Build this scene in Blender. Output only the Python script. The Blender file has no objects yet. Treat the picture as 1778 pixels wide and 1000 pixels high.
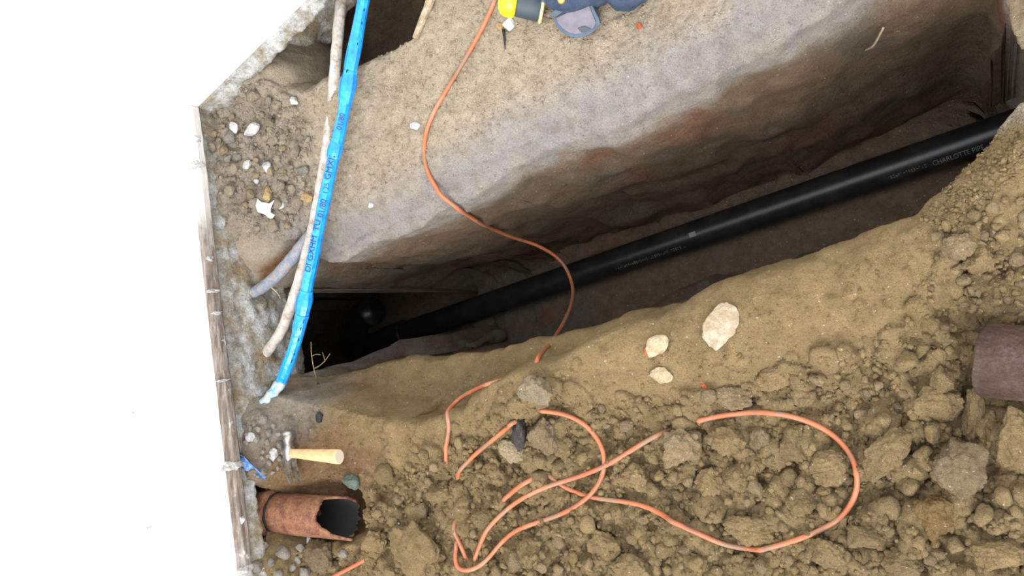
import bpy, bmesh, math, random
import numpy as np
from mathutils import Vector, Matrix
from mathutils.bvhtree import BVHTree

SC = bpy.context.scene
COL = SC.collection
random.seed(7)
RNG = np.random.default_rng(7)

# ------------------------------------------------------------------ camera
W, H, F = 1778, 1000, 1400.0
DEP = math.radians(59.0)            # depression of the view axis
CAM = Vector((0.0, 0.0, 1.5))
SD, CD = math.sin(DEP), math.cos(DEP)
view = Vector((-CD, 0, -SD))
right = Vector((SD, 0, -CD))        # the phone was held sideways: picture right points down towards the feet
up = Vector((0, 1, 0))
cam_d = bpy.data.cameras.new('camera')
cam_d.sensor_width = 36.0
cam_d.lens = 36.0 * F / W
cam_d.clip_start = 0.01
cam = bpy.data.objects.new('camera', cam_d)
COL.objects.link(cam)
cam.matrix_world = Matrix.Translation(CAM) @ Matrix((right, up, -view)).transposed().to_4x4()
SC.camera = cam

# ------------------------------------------------------------------ light
SC.view_settings.view_transform = 'Standard'
SC.view_settings.look = 'None'
SC.view_settings.gamma = 1.0
SC.view_settings.use_curve_mapping = False
SC.view_settings.exposure = 0.95
world = bpy.data.worlds.new('overcast_sky')
SC.world = world
world.use_nodes = True
wn, wl = world.node_tree.nodes, world.node_tree.links
wn.clear()
wo = wn.new('ShaderNodeOutputWorld')
wb = wn.new('ShaderNodeBackground')
wb.inputs['Strength'].default_value = 1.0
tc = wn.new('ShaderNodeTexCoord')
sep = wn.new('ShaderNodeSeparateXYZ')
ramp = wn.new('ShaderNodeValToRGB')
ramp.color_ramp.elements[0].position = 0.0
ramp.color_ramp.elements[0].color = (0.92, 0.90, 0.88, 1)
ramp.color_ramp.elements[1].position = 1.0
ramp.color_ramp.elements[1].color = (1.55, 1.62, 1.72, 1)
wl.new(tc.outputs['Generated'], sep.inputs[0])
wl.new(sep.outputs['Z'], ramp.inputs[0])
wl.new(ramp.outputs[0], wb.inputs['Color'])
wl.new(wb.outputs[0], wo.inputs[0])
sun_d = bpy.data.lights.new('hazy_sun', 'SUN')
sun_d.energy = 1.9
sun_d.angle = math.radians(38)
sun_d.color = (1.0, 0.95, 0.87)
sun = bpy.data.objects.new('hazy_sun', sun_d)
COL.objects.link(sun)
sun.rotation_euler = Vector((0.20, -0.74, 0.60)).to_track_quat('Z', 'Y').to_euler()


# ------------------------------------------------------------------ pixel geometry
def ray(px, py):
    return (view + right * ((px - W / 2) / F) + up * ((H / 2 - py) / F)).normalized()

def at(px, py, z=0.0):
    """Point of the horizontal level z seen at a pixel of the photograph."""
    d = ray(px, py)
    return CAM + d * ((z - CAM.z) / d.z)

def apoly(pts, z=0.0):
    return np.array([[*at(x, y, z)[:2]] for x, y in pts])


# ------------------------------------------------------------------ noise
def _h3(i, j, k, s):
    n = (i * 374761393 + j * 668265263 + k * 2147483647 % 1000003 * 69069 + s * 1274126177) & 0xFFFFFFFF
    n = ((n ^ (n >> 13)) * 1274126177) & 0xFFFFFFFF
    n = ((n ^ (n >> 16)) * 2246822519) & 0xFFFFFFFF
    return ((n ^ (n >> 15)) & 0xFFFF) / 32767.5 - 1.0

def vnoise(P, scale, seed=0):
    """value noise in -1..1 at N x 3 points"""
    Q = P * scale + 1000.0
    I = np.floor(Q).astype(np.int64)
    f = Q - I
    f = f * f * f * (f * (f * 6 - 15) + 10)
    out = 0
    for a in (0, 1):
        wa = f[:, 0] if a else 1 - f[:, 0]
        for b in (0, 1):
            wb_ = f[:, 1] if b else 1 - f[:, 1]
            for c in (0, 1):
                wc = f[:, 2] if c else 1 - f[:, 2]
                out = out + wa * wb_ * wc * _h3(I[:, 0] + a, I[:, 1] + b, I[:, 2] + c, seed)
    return out

def fbm(P, scale, octv=4, gain=0.5, seed=0):
    s, a, t = 0, 1.0, 0
    for o in range(octv):
        s = s + a * vnoise(P, scale * 2.03 ** o, seed + o)
        t += a
        a *= gain
    return s / t

def billow(P, scale, octv=4, gain=0.5, seed=0):
    s, a, t = 0, 1.0, 0
    for o in range(octv):
        s = s + a * np.abs(vnoise(P, scale * 2.03 ** o, seed + o))
        t += a
        a *= gain
    return s / t

def sstep(a, b, x):
    t = np.clip((x - a) / (b - a), 0, 1)
    return t * t * (3 - 2 * t)

def dist_poly(P, pts, closed=True):
    """unsigned distance of N x 2 points to a polyline"""
    d = np.full(len(P), 1e9)
    n = len(pts)
    for i in range(n if closed else n - 1):
        a, b = pts[i], pts[(i + 1) % n]
        ab = b - a
        t = np.clip(((P - a) @ ab) / (ab @ ab + 1e-12), 0, 1)
        q = P - a - t[:, None] * ab
        d = np.minimum(d, np.hypot(q[:, 0], q[:, 1]))
    return d

def inside(P, pts):
    r = np.zeros(len(P), bool)
    n = len(pts)
    for i in range(n):
        a, b = pts[i], pts[(i + 1) % n]
        c = (a[1] > P[:, 1]) != (b[1] > P[:, 1])
        xx = (b[0] - a[0]) * (P[:, 1] - a[1]) / (b[1] - a[1] + 1e-12) + a[0]
        r ^= c & (P[:, 0] < xx)
    return r

def sdist(P, pts):
    return np.where(inside(P, pts), 1, -1) * dist_poly(P, pts)


# ------------------------------------------------------------------ materials
def mat(name, col=(0.5, 0.5, 0.5), rough=0.6, metal=0.0, spec=0.5):
    m = bpy.data.materials.new(name)
    m.use_nodes = True
    b = m.node_tree.nodes['Principled BSDF']
    b.inputs['Base Color'].default_value = (*col, 1)
    b.inputs['Roughness'].default_value = rough
    b.inputs['Metallic'].default_value = metal
    b.inputs['Specular IOR Level'].default_value = spec
    return m

class NT:
    def __init__(s, m):
        s.t = m.node_tree
        s.b = s.t.nodes['Principled BSDF']
        s.tc = s.t.nodes.new('ShaderNodeNewGeometry')
        s.co = s.tc.outputs['Position']
    def n(s, kind, **kw):
        o = s.t.nodes.new(kind)
        for k, v in kw.items():
            if k in o.inputs:
                o.inputs[k].default_value = v
            else:
                setattr(o, k, v)
        return o
    def l(s, a, b):
        s.t.links.new(a, b)
    def noise(s, scale, detail=4, rough=0.6, co=None, dist=0.0):
        o = s.n('ShaderNodeTexNoise')
        o.inputs['Scale'].default_value = scale
        o.inputs['Detail'].default_value = detail
        o.inputs['Roughness'].default_value = rough
        o.inputs['Distortion'].default_value = dist
        s.l(co or s.co, o.inputs['Vector'])
        return o.outputs['Fac']
    def vor(s, scale, feature='F1'):
        o = s.n('ShaderNodeTexVoronoi')
        o.feature = feature
        o.inputs['Scale'].default_value = scale
        s.l(s.co, o.inputs['Vector'])
        return o.outputs['Distance']
    def ramp(s, fac, stops):
        o = s.n('ShaderNodeValToRGB')
        e = o.color_ramp.elements
        while len(e) < len(stops):
            e.new(0.5)
        for i, (p, c) in enumerate(stops):
            e[i].position = p
            e[i].color = (*c, 1) if len(c) == 3 else c
        s.l(fac, o.inputs[0])
        return o.outputs[0]
    def mix(s, fac, a, b, mode='MIX'):
        o = s.n('ShaderNodeMix', data_type='RGBA', blend_type=mode)
        for sock, v in ((o.inputs[0], fac), (o.inputs[6], a), (o.inputs[7], b)):
            if hasattr(v, 'links'):
                s.l(v, sock)
            elif isinstance(v, (int, float)):
                sock.default_value = v
            else:
                sock.default_value = (*v, 1)
        return o.outputs[2]
    def math(s, op, a, b=None):
        o = s.n('ShaderNodeMath', operation=op)
        for i, v in enumerate((a, b)):
            if v is None:
                continue
            if hasattr(v, 'links'):
                s.l(v, o.inputs[i])
            else:
                o.inputs[i].default_value = v
        return o.outputs[0]
    def bump(s, h, strength, dist, prev=None):
        o = s.n('ShaderNodeBump')
        o.inputs['Strength'].default_value = strength
        o.inputs['Distance'].default_value = dist
        s.l(h, o.inputs['Height'])
        if prev:
            s.l(prev, o.inputs['Normal'])
        return o.outputs[0]
    def done(s, col=None, nrm=None, rough=None):
        if col is not None:
            s.l(col, s.b.inputs['Base Color'])
        if nrm is not None:
            s.l(nrm, s.b.inputs['Normal'])
        if rough is not None:
            s.l(rough, s.b.inputs['Roughness'])

def soil_mat(name, base=None, light=(0.62, 0.55, 0.42)):
    """earth: colour of the layer (attribute or fixed) with crumbs, specks of lime and grit"""
    m = mat(name, rough=0.95, spec=0.15)
    k = NT(m)
    if base is None:
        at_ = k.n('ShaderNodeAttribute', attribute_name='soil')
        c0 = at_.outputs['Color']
    else:
        inf = k.n('ShaderNodeObjectInfo')
        v = k.ramp(inf.outputs['Random'], [(0, (0.80, 0.80, 0.80)), (1, (1.15, 1.13, 1.10))])
        c0 = k.mix(1.0, base, v, 'MULTIPLY')
    n1 = k.noise(28, 6, 0.65)
    v1 = k.ramp(n1, [(0.25, (0.72, 0.70, 0.66)), (0.55, (1.0, 1.0, 1.0)), (0.8, (1.22, 1.2, 1.15))])
    c = k.mix(1.0, c0, v1, 'MULTIPLY')
    n2 = k.noise(260, 4, 0.7)
    v2 = k.ramp(n2, [(0.28, (0.50, 0.47, 0.44)), (0.45, (0.95, 0.95, 0.95)), (0.62, (1.02, 1.02, 1.02)), (0.8, (1.35, 1.35, 1.3))])
    c = k.mix(0.8, c, v2, 'MULTIPLY')
    pit = k.ramp(k.noise(75, 5, 0.75), [(0.27, (0.42, 0.38, 0.34)), (0.41, (1, 1, 1)), (0.62, (1, 1, 1)), (0.8, (1.25, 1.22, 1.15))])
    c = k.mix(0.85, c, pit, 'MULTIPLY')
    sp = k.noise(150, 2, 0.5)
    spm = k.ramp(sp, [(0.70, (0, 0, 0)), (0.74, (1, 1, 1))])
    c = k.mix(k.math('MULTIPLY', spm, 0.75), c, light)
    nb = k.bump(k.noise(75, 6, 0.75), 0.95, 0.016)
    nb = k.bump(k.noise(380, 3, 0.7), 0.7, 0.003, nb)
    k.done(c, nb)
    return m

M = {}
M['ground'] = soil_mat('layered_earth')
M['clod'] = soil_mat('clod_earth', (0.285, 0.208, 0.108))
M['clod_pale'] = soil_mat('pale_clod_earth', (0.37, 0.30, 0.195))
M['clod_orange'] = soil_mat('ochre_clod_earth', (0.28, 0.185, 0.08))
M['clod_beige'] = soil_mat('beige_clod_earth', (0.36, 0.305, 0.23))
M['clod_ash'] = soil_mat('ash_grey_clod_earth', (0.36, 0.33, 0.295))
M['clod_grey'] = soil_mat('grey_clod_earth', (0.29, 0.217, 0.128))

def concrete(name, a, b, stain):
    m = mat(name, rough=0.9, spec=0.2)
    k = NT(m)
    c = k.ramp(k.noise(14, 6, 0.7), [(0.36, stain), (0.46, a), (0.56, b), (0.72, (0.66, 0.67, 0.66))])
    c2 = k.ramp(k.noise(150, 3, 0.7), [(0.3, (0.55, 0.53, 0.5)), (0.5, (1, 1, 1)), (0.75, (1.2, 1.2, 1.2))])
    c = k.mix(0.8, c, c2, 'MULTIPLY')
    nb = k.bump(k.noise(60, 6, 0.7), 0.8, 0.012)
    nb = k.bump(k.noise(300, 2, 0.7), 0.5, 0.003, nb)
    k.done(c, nb)
    return m
M['concrete'] = concrete('rough_concrete', (0.29, 0.26, 0.205), (0.41, 0.41, 0.40), (0.24, 0.18, 0.11))

m = M['plaster'] = mat('white_painted_plaster', (0.93, 0.93, 0.92), 0.7)
k = NT(m)
scuffs = None
c = (0.93, 0.93, 0.92)
M['plaster_k'] = k

m = M['board'] = mat('weathered_board', rough=0.85, spec=0.25)
k = NT(m)
mp = k.n('ShaderNodeMapping')
mp.inputs['Scale'].default_value = (60, 3.0, 60)
k.l(k.co, mp.inputs[0])
g = k.noise(1.5, 5, 0.7, mp.outputs[0])
c = k.ramp(g, [(0.28, (0.08, 0.065, 0.055)), (0.46, (0.17, 0.135, 0.11)), (0.62, (0.31, 0.265, 0.235)), (0.82, (0.47, 0.43, 0.40))])
w = k.ramp(k.noise(16, 4, 0.7), [(0.62, (0, 0, 0)), (0.72, (1, 1, 1))])
c = k.mix(w, c, (0.72, 0.70, 0.67))
w = k.ramp(k.noise(23, 5, 0.75), [(0.24, (1, 1, 1)), (0.36, (0, 0, 0))])
c = k.mix(w, c, (0.10, 0.075, 0.06))
sy = k.n('ShaderNodeSeparateXYZ')
k.l(k.co, sy.inputs[0])
yy_ = k.math('ADD', sy.outputs['Y'], k.math('MULTIPLY', k.noise(12, 4), 0.25))
pt = k.ramp(k.math('ADD', k.math('MULTIPLY', yy_, 0.5), 0.5), [(0.17, (0.8, 0.8, 0.8)), (0.25, (0, 0, 0)), (0.62, (0, 0, 0)), (0.70, (0.75, 0.75, 0.75))])
c = k.mix(pt, c, (0.80, 0.78, 0.74))
k.done(c, k.bump(g, 0.6, 0.004))

m = M['blue'] = mat('blue_plastic', (0.010, 0.22, 0.80), 0.22)
k = NT(m)
c = k.ramp(k.noise(40, 5, 0.7), [(0.3, (0.008, 0.19, 0.72)), (0.55, (0.014, 0.30, 0.90)), (0.72, (0.04, 0.40, 0.94)), (0.82, (0.30, 0.52, 0.78))])
k.done(c, k.bump(k.noise(55, 3, 0.5), 0.5, 0.005))
M['blue_dirty'] = mat('muddy_blue_film', (0.4, 0.5, 0.6), 0.6)
k = NT(M['blue_dirty'])
c = k.ramp(k.noise(60, 5, 0.7), [(0.36, (0.10, 0.30, 0.62)), (0.5, (0.42, 0.50, 0.56)), (0.66, (0.50, 0.45, 0.36))])
k.done(c, k.bump(k.noise(120, 4, 0.6), 0.6, 0.004))
M['ink'] = mat('dark_print', (0.018, 0.022, 0.085), 0.5)
M['ink_grey'] = mat('grey_print', (0.20, 0.20, 0.19), 0.6)

m = M['conduit'] = mat('dirty_galvanised_pipe', rough=0.65, spec=0.4)
k = NT(m)
c = k.ramp(k.noise(45, 6, 0.7), [(0.32, (0.24, 0.18, 0.12)), (0.46, (0.40, 0.36, 0.32)), (0.62, (0.50, 0.48, 0.46)), (0.78, (0.30, 0.31, 0.36))])
k.done(c, k.bump(k.noise(140, 4, 0.6), 0.5, 0.003))
m = M['conduit_blue'] = mat('muddy_grey_blue_pipe', rough=0.6, spec=0.4)
k = NT(m)
c = k.ramp(k.noise(50, 6, 0.75), [(0.36, (0.26, 0.19, 0.12)), (0.47, (0.27, 0.27, 0.28)), (0.58, (0.14, 0.17, 0.25)), (0.74, (0.5, 0.5, 0.52))])
k.done(c, k.bump(k.noise(140, 4, 0.6), 0.6, 0.004))

m = M['abs'] = mat('black_pipe_plastic', (0.012, 0.012, 0.013), 0.33)
k = NT(m)
c = k.ramp(k.noise(20, 5, 0.7), [(0.45, (0.011, 0.011, 0.012)), (0.75, (0.035, 0.032, 0.030))])
k.done(c)

def rust(name, dark=False):
    m = mat(name, rough=0.72, spec=0.5)
    k = NT(m)
    if dark:
        st = [(0.30, (0.022, 0.010, 0.006)), (0.48, (0.050, 0.022, 0.013)), (0.60, (0.070, 0.040, 0.032)), (0.74, (0.15, 0.115, 0.115)), (0.88, (0.22, 0.13, 0.06))]
    else:
        st = [(0.28, (0.07, 0.025, 0.018)), (0.44, (0.22, 0.085, 0.05)), (0.58, (0.33, 0.155, 0.075)), (0.74, (0.44, 0.25, 0.11)), (0.86, (0.5, 0.34, 0.2))]
    c = k.ramp(k.noise(34, 7, 0.75), st)
    c = k.mix(0.8, c, k.ramp(k.noise(180, 3, 0.7), [(0.3, (0.5, 0.45, 0.42)), (0.5, (1, 1, 1)), (0.75, (1.35, 1.3, 1.2))]), 'MULTIPLY')
    nb = k.bump(k.noise(70, 6, 0.75), 0.9, 0.008)
    nb = k.bump(k.noise(260, 3, 0.7), 0.7, 0.003, nb)
    k.done(c, nb, k.ramp(k.noise(60, 3), [(0.3, (0.8, 0.8, 0.8)), (0.7, (0.36, 0.36, 0.36))]))
    return m
M['rust'] = rust('flaking_rust')
M['rust_dark'] = rust('dark_rusted_iron', True)
M['bore'] = mat('black_scale', (0.012, 0.011, 0.011), 0.9)

m = M['cord'] = mat('orange_cord_jacket', (0.60, 0.13, 0.035), 0.5)
k = NT(m)
c = k.ramp(k.noise(9, 3, 0.6), [(0.36, (0.25, 0.10, 0.05)), (0.46, (0.40, 0.11, 0.043)), (0.58, (0.46, 0.14, 0.065)), (0.74, (0.40, 0.21, 0.14))])
w = k.ramp(k.noise(13, 5, 0.7), [(0.50, (0, 0, 0)), (0.60, (0.85, 0.85, 0.85))])
c = k.mix(w, c, (0.215, 0.14, 0.088))
k.done(c)

m = M['wood'] = mat('ash_handle', (0.66, 0.43, 0.22), 0.5)
k = NT(m)
mp = k.n('ShaderNodeMapping')
mp.inputs['Scale'].default_value = (4, 60, 60)
k.l(k.co, mp.inputs[0])
k.done(k.ramp(k.noise(2.0, 4, 0.6, mp.outputs[0]), [(0.3, (0.56, 0.34, 0.15)), (0.6, (0.72, 0.48, 0.25)), (0.85, (0.80, 0.58, 0.36))]))
m = M['wood_end'] = mat('grey_end_grain', (0.45, 0.38, 0.30), 0.7)
m = M['steel'] = mat('worn_steel', (0.45, 0.45, 0.44), 0.32, 0.9)
k = NT(m)
k.done(k.ramp(k.noise(60, 5, 0.7), [(0.35, (0.20, 0.16, 0.12)), (0.5, (0.42, 0.42, 0.41)), (0.7, (0.62, 0.62, 0.61))]), k.bump(k.noise(150, 3), 0.3, 0.002))

def fabric(name, a, b, rough=0.85):
    m = mat(name, rough=rough, spec=0.2)
    k = NT(m)
    c = k.ramp(k.noise(30, 5, 0.65), [(0.35, a), (0.65, b)])
    k.done(c, k.bump(k.noise(500, 2), 0.4, 0.002))
    return m
M['navy'] = fabric('navy_canvas', (0.028, 0.042, 0.078), (0.060, 0.085, 0.135))
M['binding'] = fabric('blue_grey_binding', (0.06, 0.09, 0.13), (0.10, 0.135, 0.185))
M['flap'] = fabric('grey_lilac_leather', (0.125, 0.117, 0.145), (0.18, 0.168, 0.205), 0.7)
M['dark'] = mat('dark_opening', (0.012, 0.014, 0.018), 0.9)
M['yellow'] = mat('yellow_plastic', (0.86, 0.60, 0.015), 0.28)
M['pale_yellow'] = mat('pale_yellow_rubber', (0.66, 0.62, 0.28), 0.5)
M['slate'] = mat('dark_slate_rubber', (0.035, 0.05, 0.065), 0.6)
M['brass'] = mat('brass', (0.62, 0.42, 0.12), 0.35, 0.7)

def stone(name, a, b, rough=0.8):
    m = mat(name, rough=rough, spec=0.3)
    k = NT(m)
    c = k.ramp(k.noise(70, 5, 0.7), [(0.35, a), (0.62, b)])
    if 'cream' in name or 'buff' in name:
        c = k.mix(k.ramp(k.noise(38, 5, 0.7), [(0.45, (0, 0, 0)), (0.62, (0.8, 0.8, 0.8))]), c, (0.27, 0.205, 0.115))
    k.done(c, k.bump(k.noise(130, 4, 0.65), 0.85, 0.007))
    return m
M['white_stone'] = stone('white_stone', (0.38, 0.37, 0.355), (0.56, 0.56, 0.55))
M['grey_stone'] = stone('grey_stone', (0.34, 0.33, 0.33), (0.52, 0.51, 0.51))
M['green_stone'] = stone('grey_green_stone', (0.055, 0.075, 0.065), (0.12, 0.145, 0.125))
M['cream_stone'] = stone('cream_stone', (0.32, 0.25, 0.145), (0.50, 0.42, 0.285))
M['pink_concrete'] = stone('buff_concrete', (0.30, 0.235, 0.16), (0.45, 0.38, 0.29))
M['brick'] = stone('red_brick', (0.24, 0.05, 0.02), (0.38, 0.11, 0.04))
M['ochre_stone'] = stone('ochre_stone', (0.26, 0.17, 0.07), (0.36, 0.26, 0.13))
M['black_stone'] = stone('black_lump', (0.018, 0.016, 0.016), (0.055, 0.05, 0.047))
M['paper'] = mat('white_paper', (0.82, 0.82, 0.80), 0.7)
M['twig'] = stone('dry_twig', (0.12, 0.085, 0.045), (0.24, 0.18, 0.10))
M['straw'] = stone('dry_straw', (0.32, 0.25, 0.16), (0.45, 0.37, 0.26))
M['film'] = mat('blue_film', (0.10, 0.25, 0.55), 0.3)
k = NT(M['film'])
k.done(k.ramp(k.noise(60, 4, 0.7), [(0.35, (0.03, 0.06, 0.13)), (0.52, (0.07, 0.22, 0.55)), (0.7, (0.35, 0.50, 0.72))]), k.bump(k.noise(90, 3), 0.6, 0.006))


# ------------------------------------------------------------------ object helpers
def link(name, verts, faces, material, parent=None, smooth=True):
    me = bpy.data.meshes.new(name)
    me.from_pydata([tuple(v) for v in verts], [], [tuple(f) for f in faces])
    me.update()
    if material:
        me.materials.append(material)
    if smooth:
        me.polygons.foreach_set('use_smooth', [True] * len(me.polygons))
    o = bpy.data.objects.new(name, me)
    COL.objects.link(o)
    if parent:
        o.parent = parent
        o.matrix_parent_inverse = parent.matrix_world.inverted() if parent.parent is None else (parent.parent.matrix_world @ parent.matrix_parent_inverse @ parent.matrix_basis).inverted()
    return o

def tag(o, label, cat, group=None):
    o['label'] = label
    o['category'] = cat
    if group:
        o['group'] = group
    return o

def struct(o):
    o['kind'] = 'structure'
    return o

def thing(name, label, cat, loc, group=None):
    o = bpy.data.objects.new(name, None)
    o.empty_display_size = 0.05
    COL.objects.link(o)
    o.location = loc
    o.matrix_world = Matrix.Translation(loc)
    return tag(o, label, cat, group)

def catmull(P, n=8):
    P = [Vector(p) for p in P]
    Q = [P[0] * 2 - P[1]] + P + [P[-1] * 2 - P[-2]]
    out = []
    for i in range(1, len(Q) - 2):
        a, b, c, d = Q[i - 1], Q[i], Q[i + 1], Q[i + 2]
        for j in range(n):
            t = j / n
            out.append(0.5 * ((2 * b) + (c - a) * t + (2 * a - 5 * b + 4 * c - d) * t * t + (3 * b - a - 3 * c + d) * t ** 3))
    out.append(P[-1])
    return out

def tube_mesh(P, rad, seg=12, caps=True, wob=0.0, seed=0):
    """rad: number or function of (i, angle index)"""
    rr = random.Random(seed)
    V, Fc = [], []
    n = len(P)
    nrm = None
    for i in range(n):
        t = (P[min(i + 1, n - 1)] - P[max(i - 1, 0)]).normalized()
        if nrm is None:
            nrm = t.cross(Vector((0, 0, 1)))
            if nrm.length < 1e-3:
                nrm = t.cross(Vector((0, 1, 0)))
            nrm.normalize()
        nrm = (nrm - t * nrm.dot(t)).normalized()
        bn = t.cross(nrm)
        for j in range(seg):
            a = 2 * math.pi * j / seg
            r = rad(i, j) if callable(rad) else rad
            r *= 1 + wob * (rr.random() - 0.5)
            V.append(P[i] + (nrm * math.cos(a) + bn * math.sin(a)) * r)
    for i in range(n - 1):
        for j in range(seg):
            k_ = (j + 1) % seg
            Fc.append((i * seg + j, i * seg + k_, (i + 1) * seg + k_, (i + 1) * seg + j))
    if caps:
        Fc.append(tuple(reversed(range(seg))))
        Fc.append(tuple((n - 1) * seg + j for j in range(seg)))
    return V, Fc

def tube(name, P, rad, material, parent=None, seg=12, smooth=True, caps=True, wob=0.0, seed=0):
    V, Fc = tube_mesh(P, rad, seg, caps, wob, seed)
    return link(name, V, Fc, material, parent, smooth)

def ico(sub):
    bm = bmesh.new()
    bmesh.ops.create_icosphere(bm, subdivisions=sub, radius=1.0)
    V = np.array([v.co[:] for v in bm.verts])
    Fc = [[v.index for v in f.verts] for f in bm.faces]
    bm.free()
    return V, Fc
ICO = {s: ico(s) for s in (2, 3, 4, 5)}

def lump_verts(sub, seed, rough=0.28, flat=0.0):
    """a broken lump: a ball cut by random planes and pitted with noise"""
    V, Fc = ICO[sub]
    r = np.random.default_rng(seed)
    rad = np.ones(len(V))
    for _ in range(11):
        n = r.normal(size=3)
        n /= np.linalg.norm(n)
        d = r.uniform(0.62, 0.92)
        c = V @ n
        rad = np.minimum(rad, np.where(c > 1e-3, d / np.maximum(c, 1e-3), 9))
    rad *= 1 + rough * (0.45 * fbm(V + seed * 3.1, 1.6, 2, 0.5, seed) + 0.95 * (billow(V + seed, 3.2, 5, 0.6, seed + 5) - 0.3))
    return V * rad[:, None], Fc


# ------------------------------------------------------------------ terrain
def axis(lo, hi, step, lo2, hi2):
    a = list(np.arange(lo, hi, step))
    s, x = step, lo
    left = []
    while x > lo2:
        s *= 1.25
        x -= s
        left.append(x)
    s, x = step, a[-1]
    rt = []
    while x < hi2:
        s *= 1.25
        x += s
        rt.append(x)
    return np.array(left[::-1] + a + rt)

GX = axis(-2.05, 0.30, 0.0034, -5.0, 4.5)
GY = axis(-0.95, 0.98, 0.0034, -4.5, 4.5)
NX, NY = len(GX), len(GY)
XX, YY = np.meshgrid(GX, GY, indexing='ij')
P2 = np.stack([XX.ravel(), YY.ravel()], 1)
P3 = np.column_stack([P2, np.zeros(len(P2))])

SHELF_Z = -0.15
up_lip = apoly([(560, 432), (620, 408), (700, 372), (800, 310), (900, 246), (1000, 204), (1100, 160), (1200, 114), (1300, 60),
                (1400, 2), (1500, -55), (1600, -110), (1690, -150), (1790, -140), (1795, -70), (1800, -40), (1830, -15)])
end_lip = apoly([(1960, 0), (2200, 20), (2220, 150), (1900, 178)])
lo_lip = apoly([(1778, 172), (1752, 215), (1738, 246), (1700, 292), (1650, 335), (1600, 372), (1550, 402), (1500, 424), (1420, 452), (1350, 476),
                (1290, 494), (1230, 512), (1190, 532), (1150, 558)], 0.02)
sh_lip = apoly([(1085, 560), (1030, 578), (960, 598), (900, 606), (840, 617), (770, 624), (700, 634), (640, 640), (580, 652), (545, 652)], SHELF_Z)
tun = np.array([[-1.62, sh_lip[-1][1] - 0.03], [-2.9, -0.80], [-3.0, -0.30], [-2.3, 0.02], [-1.75, 0.16]])
hole_l = apoly([(455, 620), (430, 560), (440, 505), (500, 440)])
TR = np.vstack([up_lip, end_lip, lo_lip, sh_lip, tun[:3], [[-2.1, 0.10]], apoly([(440, 500), (505, 432)])])

# wander of the edges
wand = np.column_stack([fbm(P3, 9, 3, 0.5, 31), fbm(P3, 9, 3, 0.5, 47)]) * 0.016
Pw = P2 + wand
dT = sdist(Pw, TR)
dU = dist_poly(Pw, np.vstack([apoly([(440, 500), (505, 432)]), up_lip]), False)
dL = dist_poly(Pw, np.vstack([end_lip, lo_lip, sh_lip, tun[:1]]), False)

# base level of the banks
near_side = sstep(-0.05, 0.05, -(P2[:, 1] - (0.02 + 0.30 * (P2[:, 0] + 0.75))))    # 1 on the near bank
Z = 0.012 * fbm(P3, 2.2, 3, 0.5, 3) + 0.006 * fbm(P3, 9, 4, 0.55, 11)
rubble_poly = apoly([(1800, 380), (1650, 400), (1560, 560), (1380, 640), (1200, 690), (1050, 690), (980, 670), (900, 700), (840, 740), (760, 790),
                     (650, 830), (610, 940), (420, 960), (430, 1100), (1800, 1100)])
dR = sdist(P2, rubble_poly)
mR = sstep(-0.03, 0.07, dR)
near_ridge = apoly([(1778, 250), (1640, 420), (1500, 500), (1350, 545), (1200, 590), (1080, 615), (980, 650), (900, 690)])
dN = dist_poly(P2, near_ridge, False)
Z += near_side * 0.045 * np.exp(-(dN / 0.11) ** 2)
Z -= mR * 0.028
shelf_poly = apoly([(500, 668), (560, 600), (700, 575), (840, 550), (960, 530), (1060, 500), (1130, 530), (1108, 562), (1020, 610), (955, 636), (890, 656), (852, 690),
                    (828, 712), (790, 728), (740, 736), (640, 705), (560, 690)], -0.05)
dS = sdist(P2, shelf_poly)
mS = np.where(P2[:, 0] > -1.2, sstep(-0.006, 0.022, dS), sstep(-0.012, 0.045, dS))
Z += mS * (SHELF_Z - 0.5 * Z)
# smooth rise from the shelf towards the hammer
# trough of the old iron pipe and the hole at its broken end
tr1 = apoly([(400, 835), (600, 838), (625, 870), (628, 930), (560, 945), (400, 930)])
Z -= 0.055 * sstep(-0.02, 0.035, sdist(P2, tr1))
tr2 = apoly([(575, 855), (622, 858), (628, 925), (590, 935)])
Z -= 0.07 * sstep(-0.012, 0.03, sdist(P2, tr2))
tr3 = apoly([(1665, 555), (1800, 545), (1800, 700), (1672, 690)])
Z -= 0.045 * sstep(-0.02, 0.03, sdist(P2, tr3))
# rubble heap in the corner of the walls
heap = apoly([(330, 190), (460, 120), (505, 170), (545, 230), (540, 330), (510, 410), (440, 420), (370, 330)])
mH = sstep(-0.03, 0.05, sdist(P2, heap))
Z += 0.02 * mH
# earth heaped against the footing
wA = [(338, 191), (352, 300), (372, 420), (385, 560), (398, 680), (406, 745), (415, 830), (420, 880), (425, 940), (440, 1080)]
rise_y = np.array([at(x, y, 0.13).y for x, y in wA])[::-1]
rise_z = np.array([0.06, 0.065, 0.06, 0.04, 0.075, 0.11, 0.105, 0.05, 0.10, 0.12])[::-1]
pA_ = apoly([wA[0], (432, 1000)], 0.13)
pB_ = apoly([wA[0], (532, 0)], 0.13)
dWa = dist_poly(P2, pA_, False)
dWb = dist_poly(P2, pB_, False)
Z += np.maximum(np.interp(P2[:, 1], rise_y, rise_z) * np.exp(-(dWa / 0.075) ** 1.5), 0.06 * np.exp(-(dWb / 0.07) ** 1.5) * sstep(0.70, 0.58, P2[:, 1]))
# second hole against the back wall
hole = apoly([(498, 162), (530, 172), (562, 148), (600, 132), (640, 114), (685, 86), (722, 62), (742, 30), (770, -40), (640, -220), (380, -140), (440, 20), (488, 100)])
dH = sdist(P2 + wand * 0.6, hole)

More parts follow.
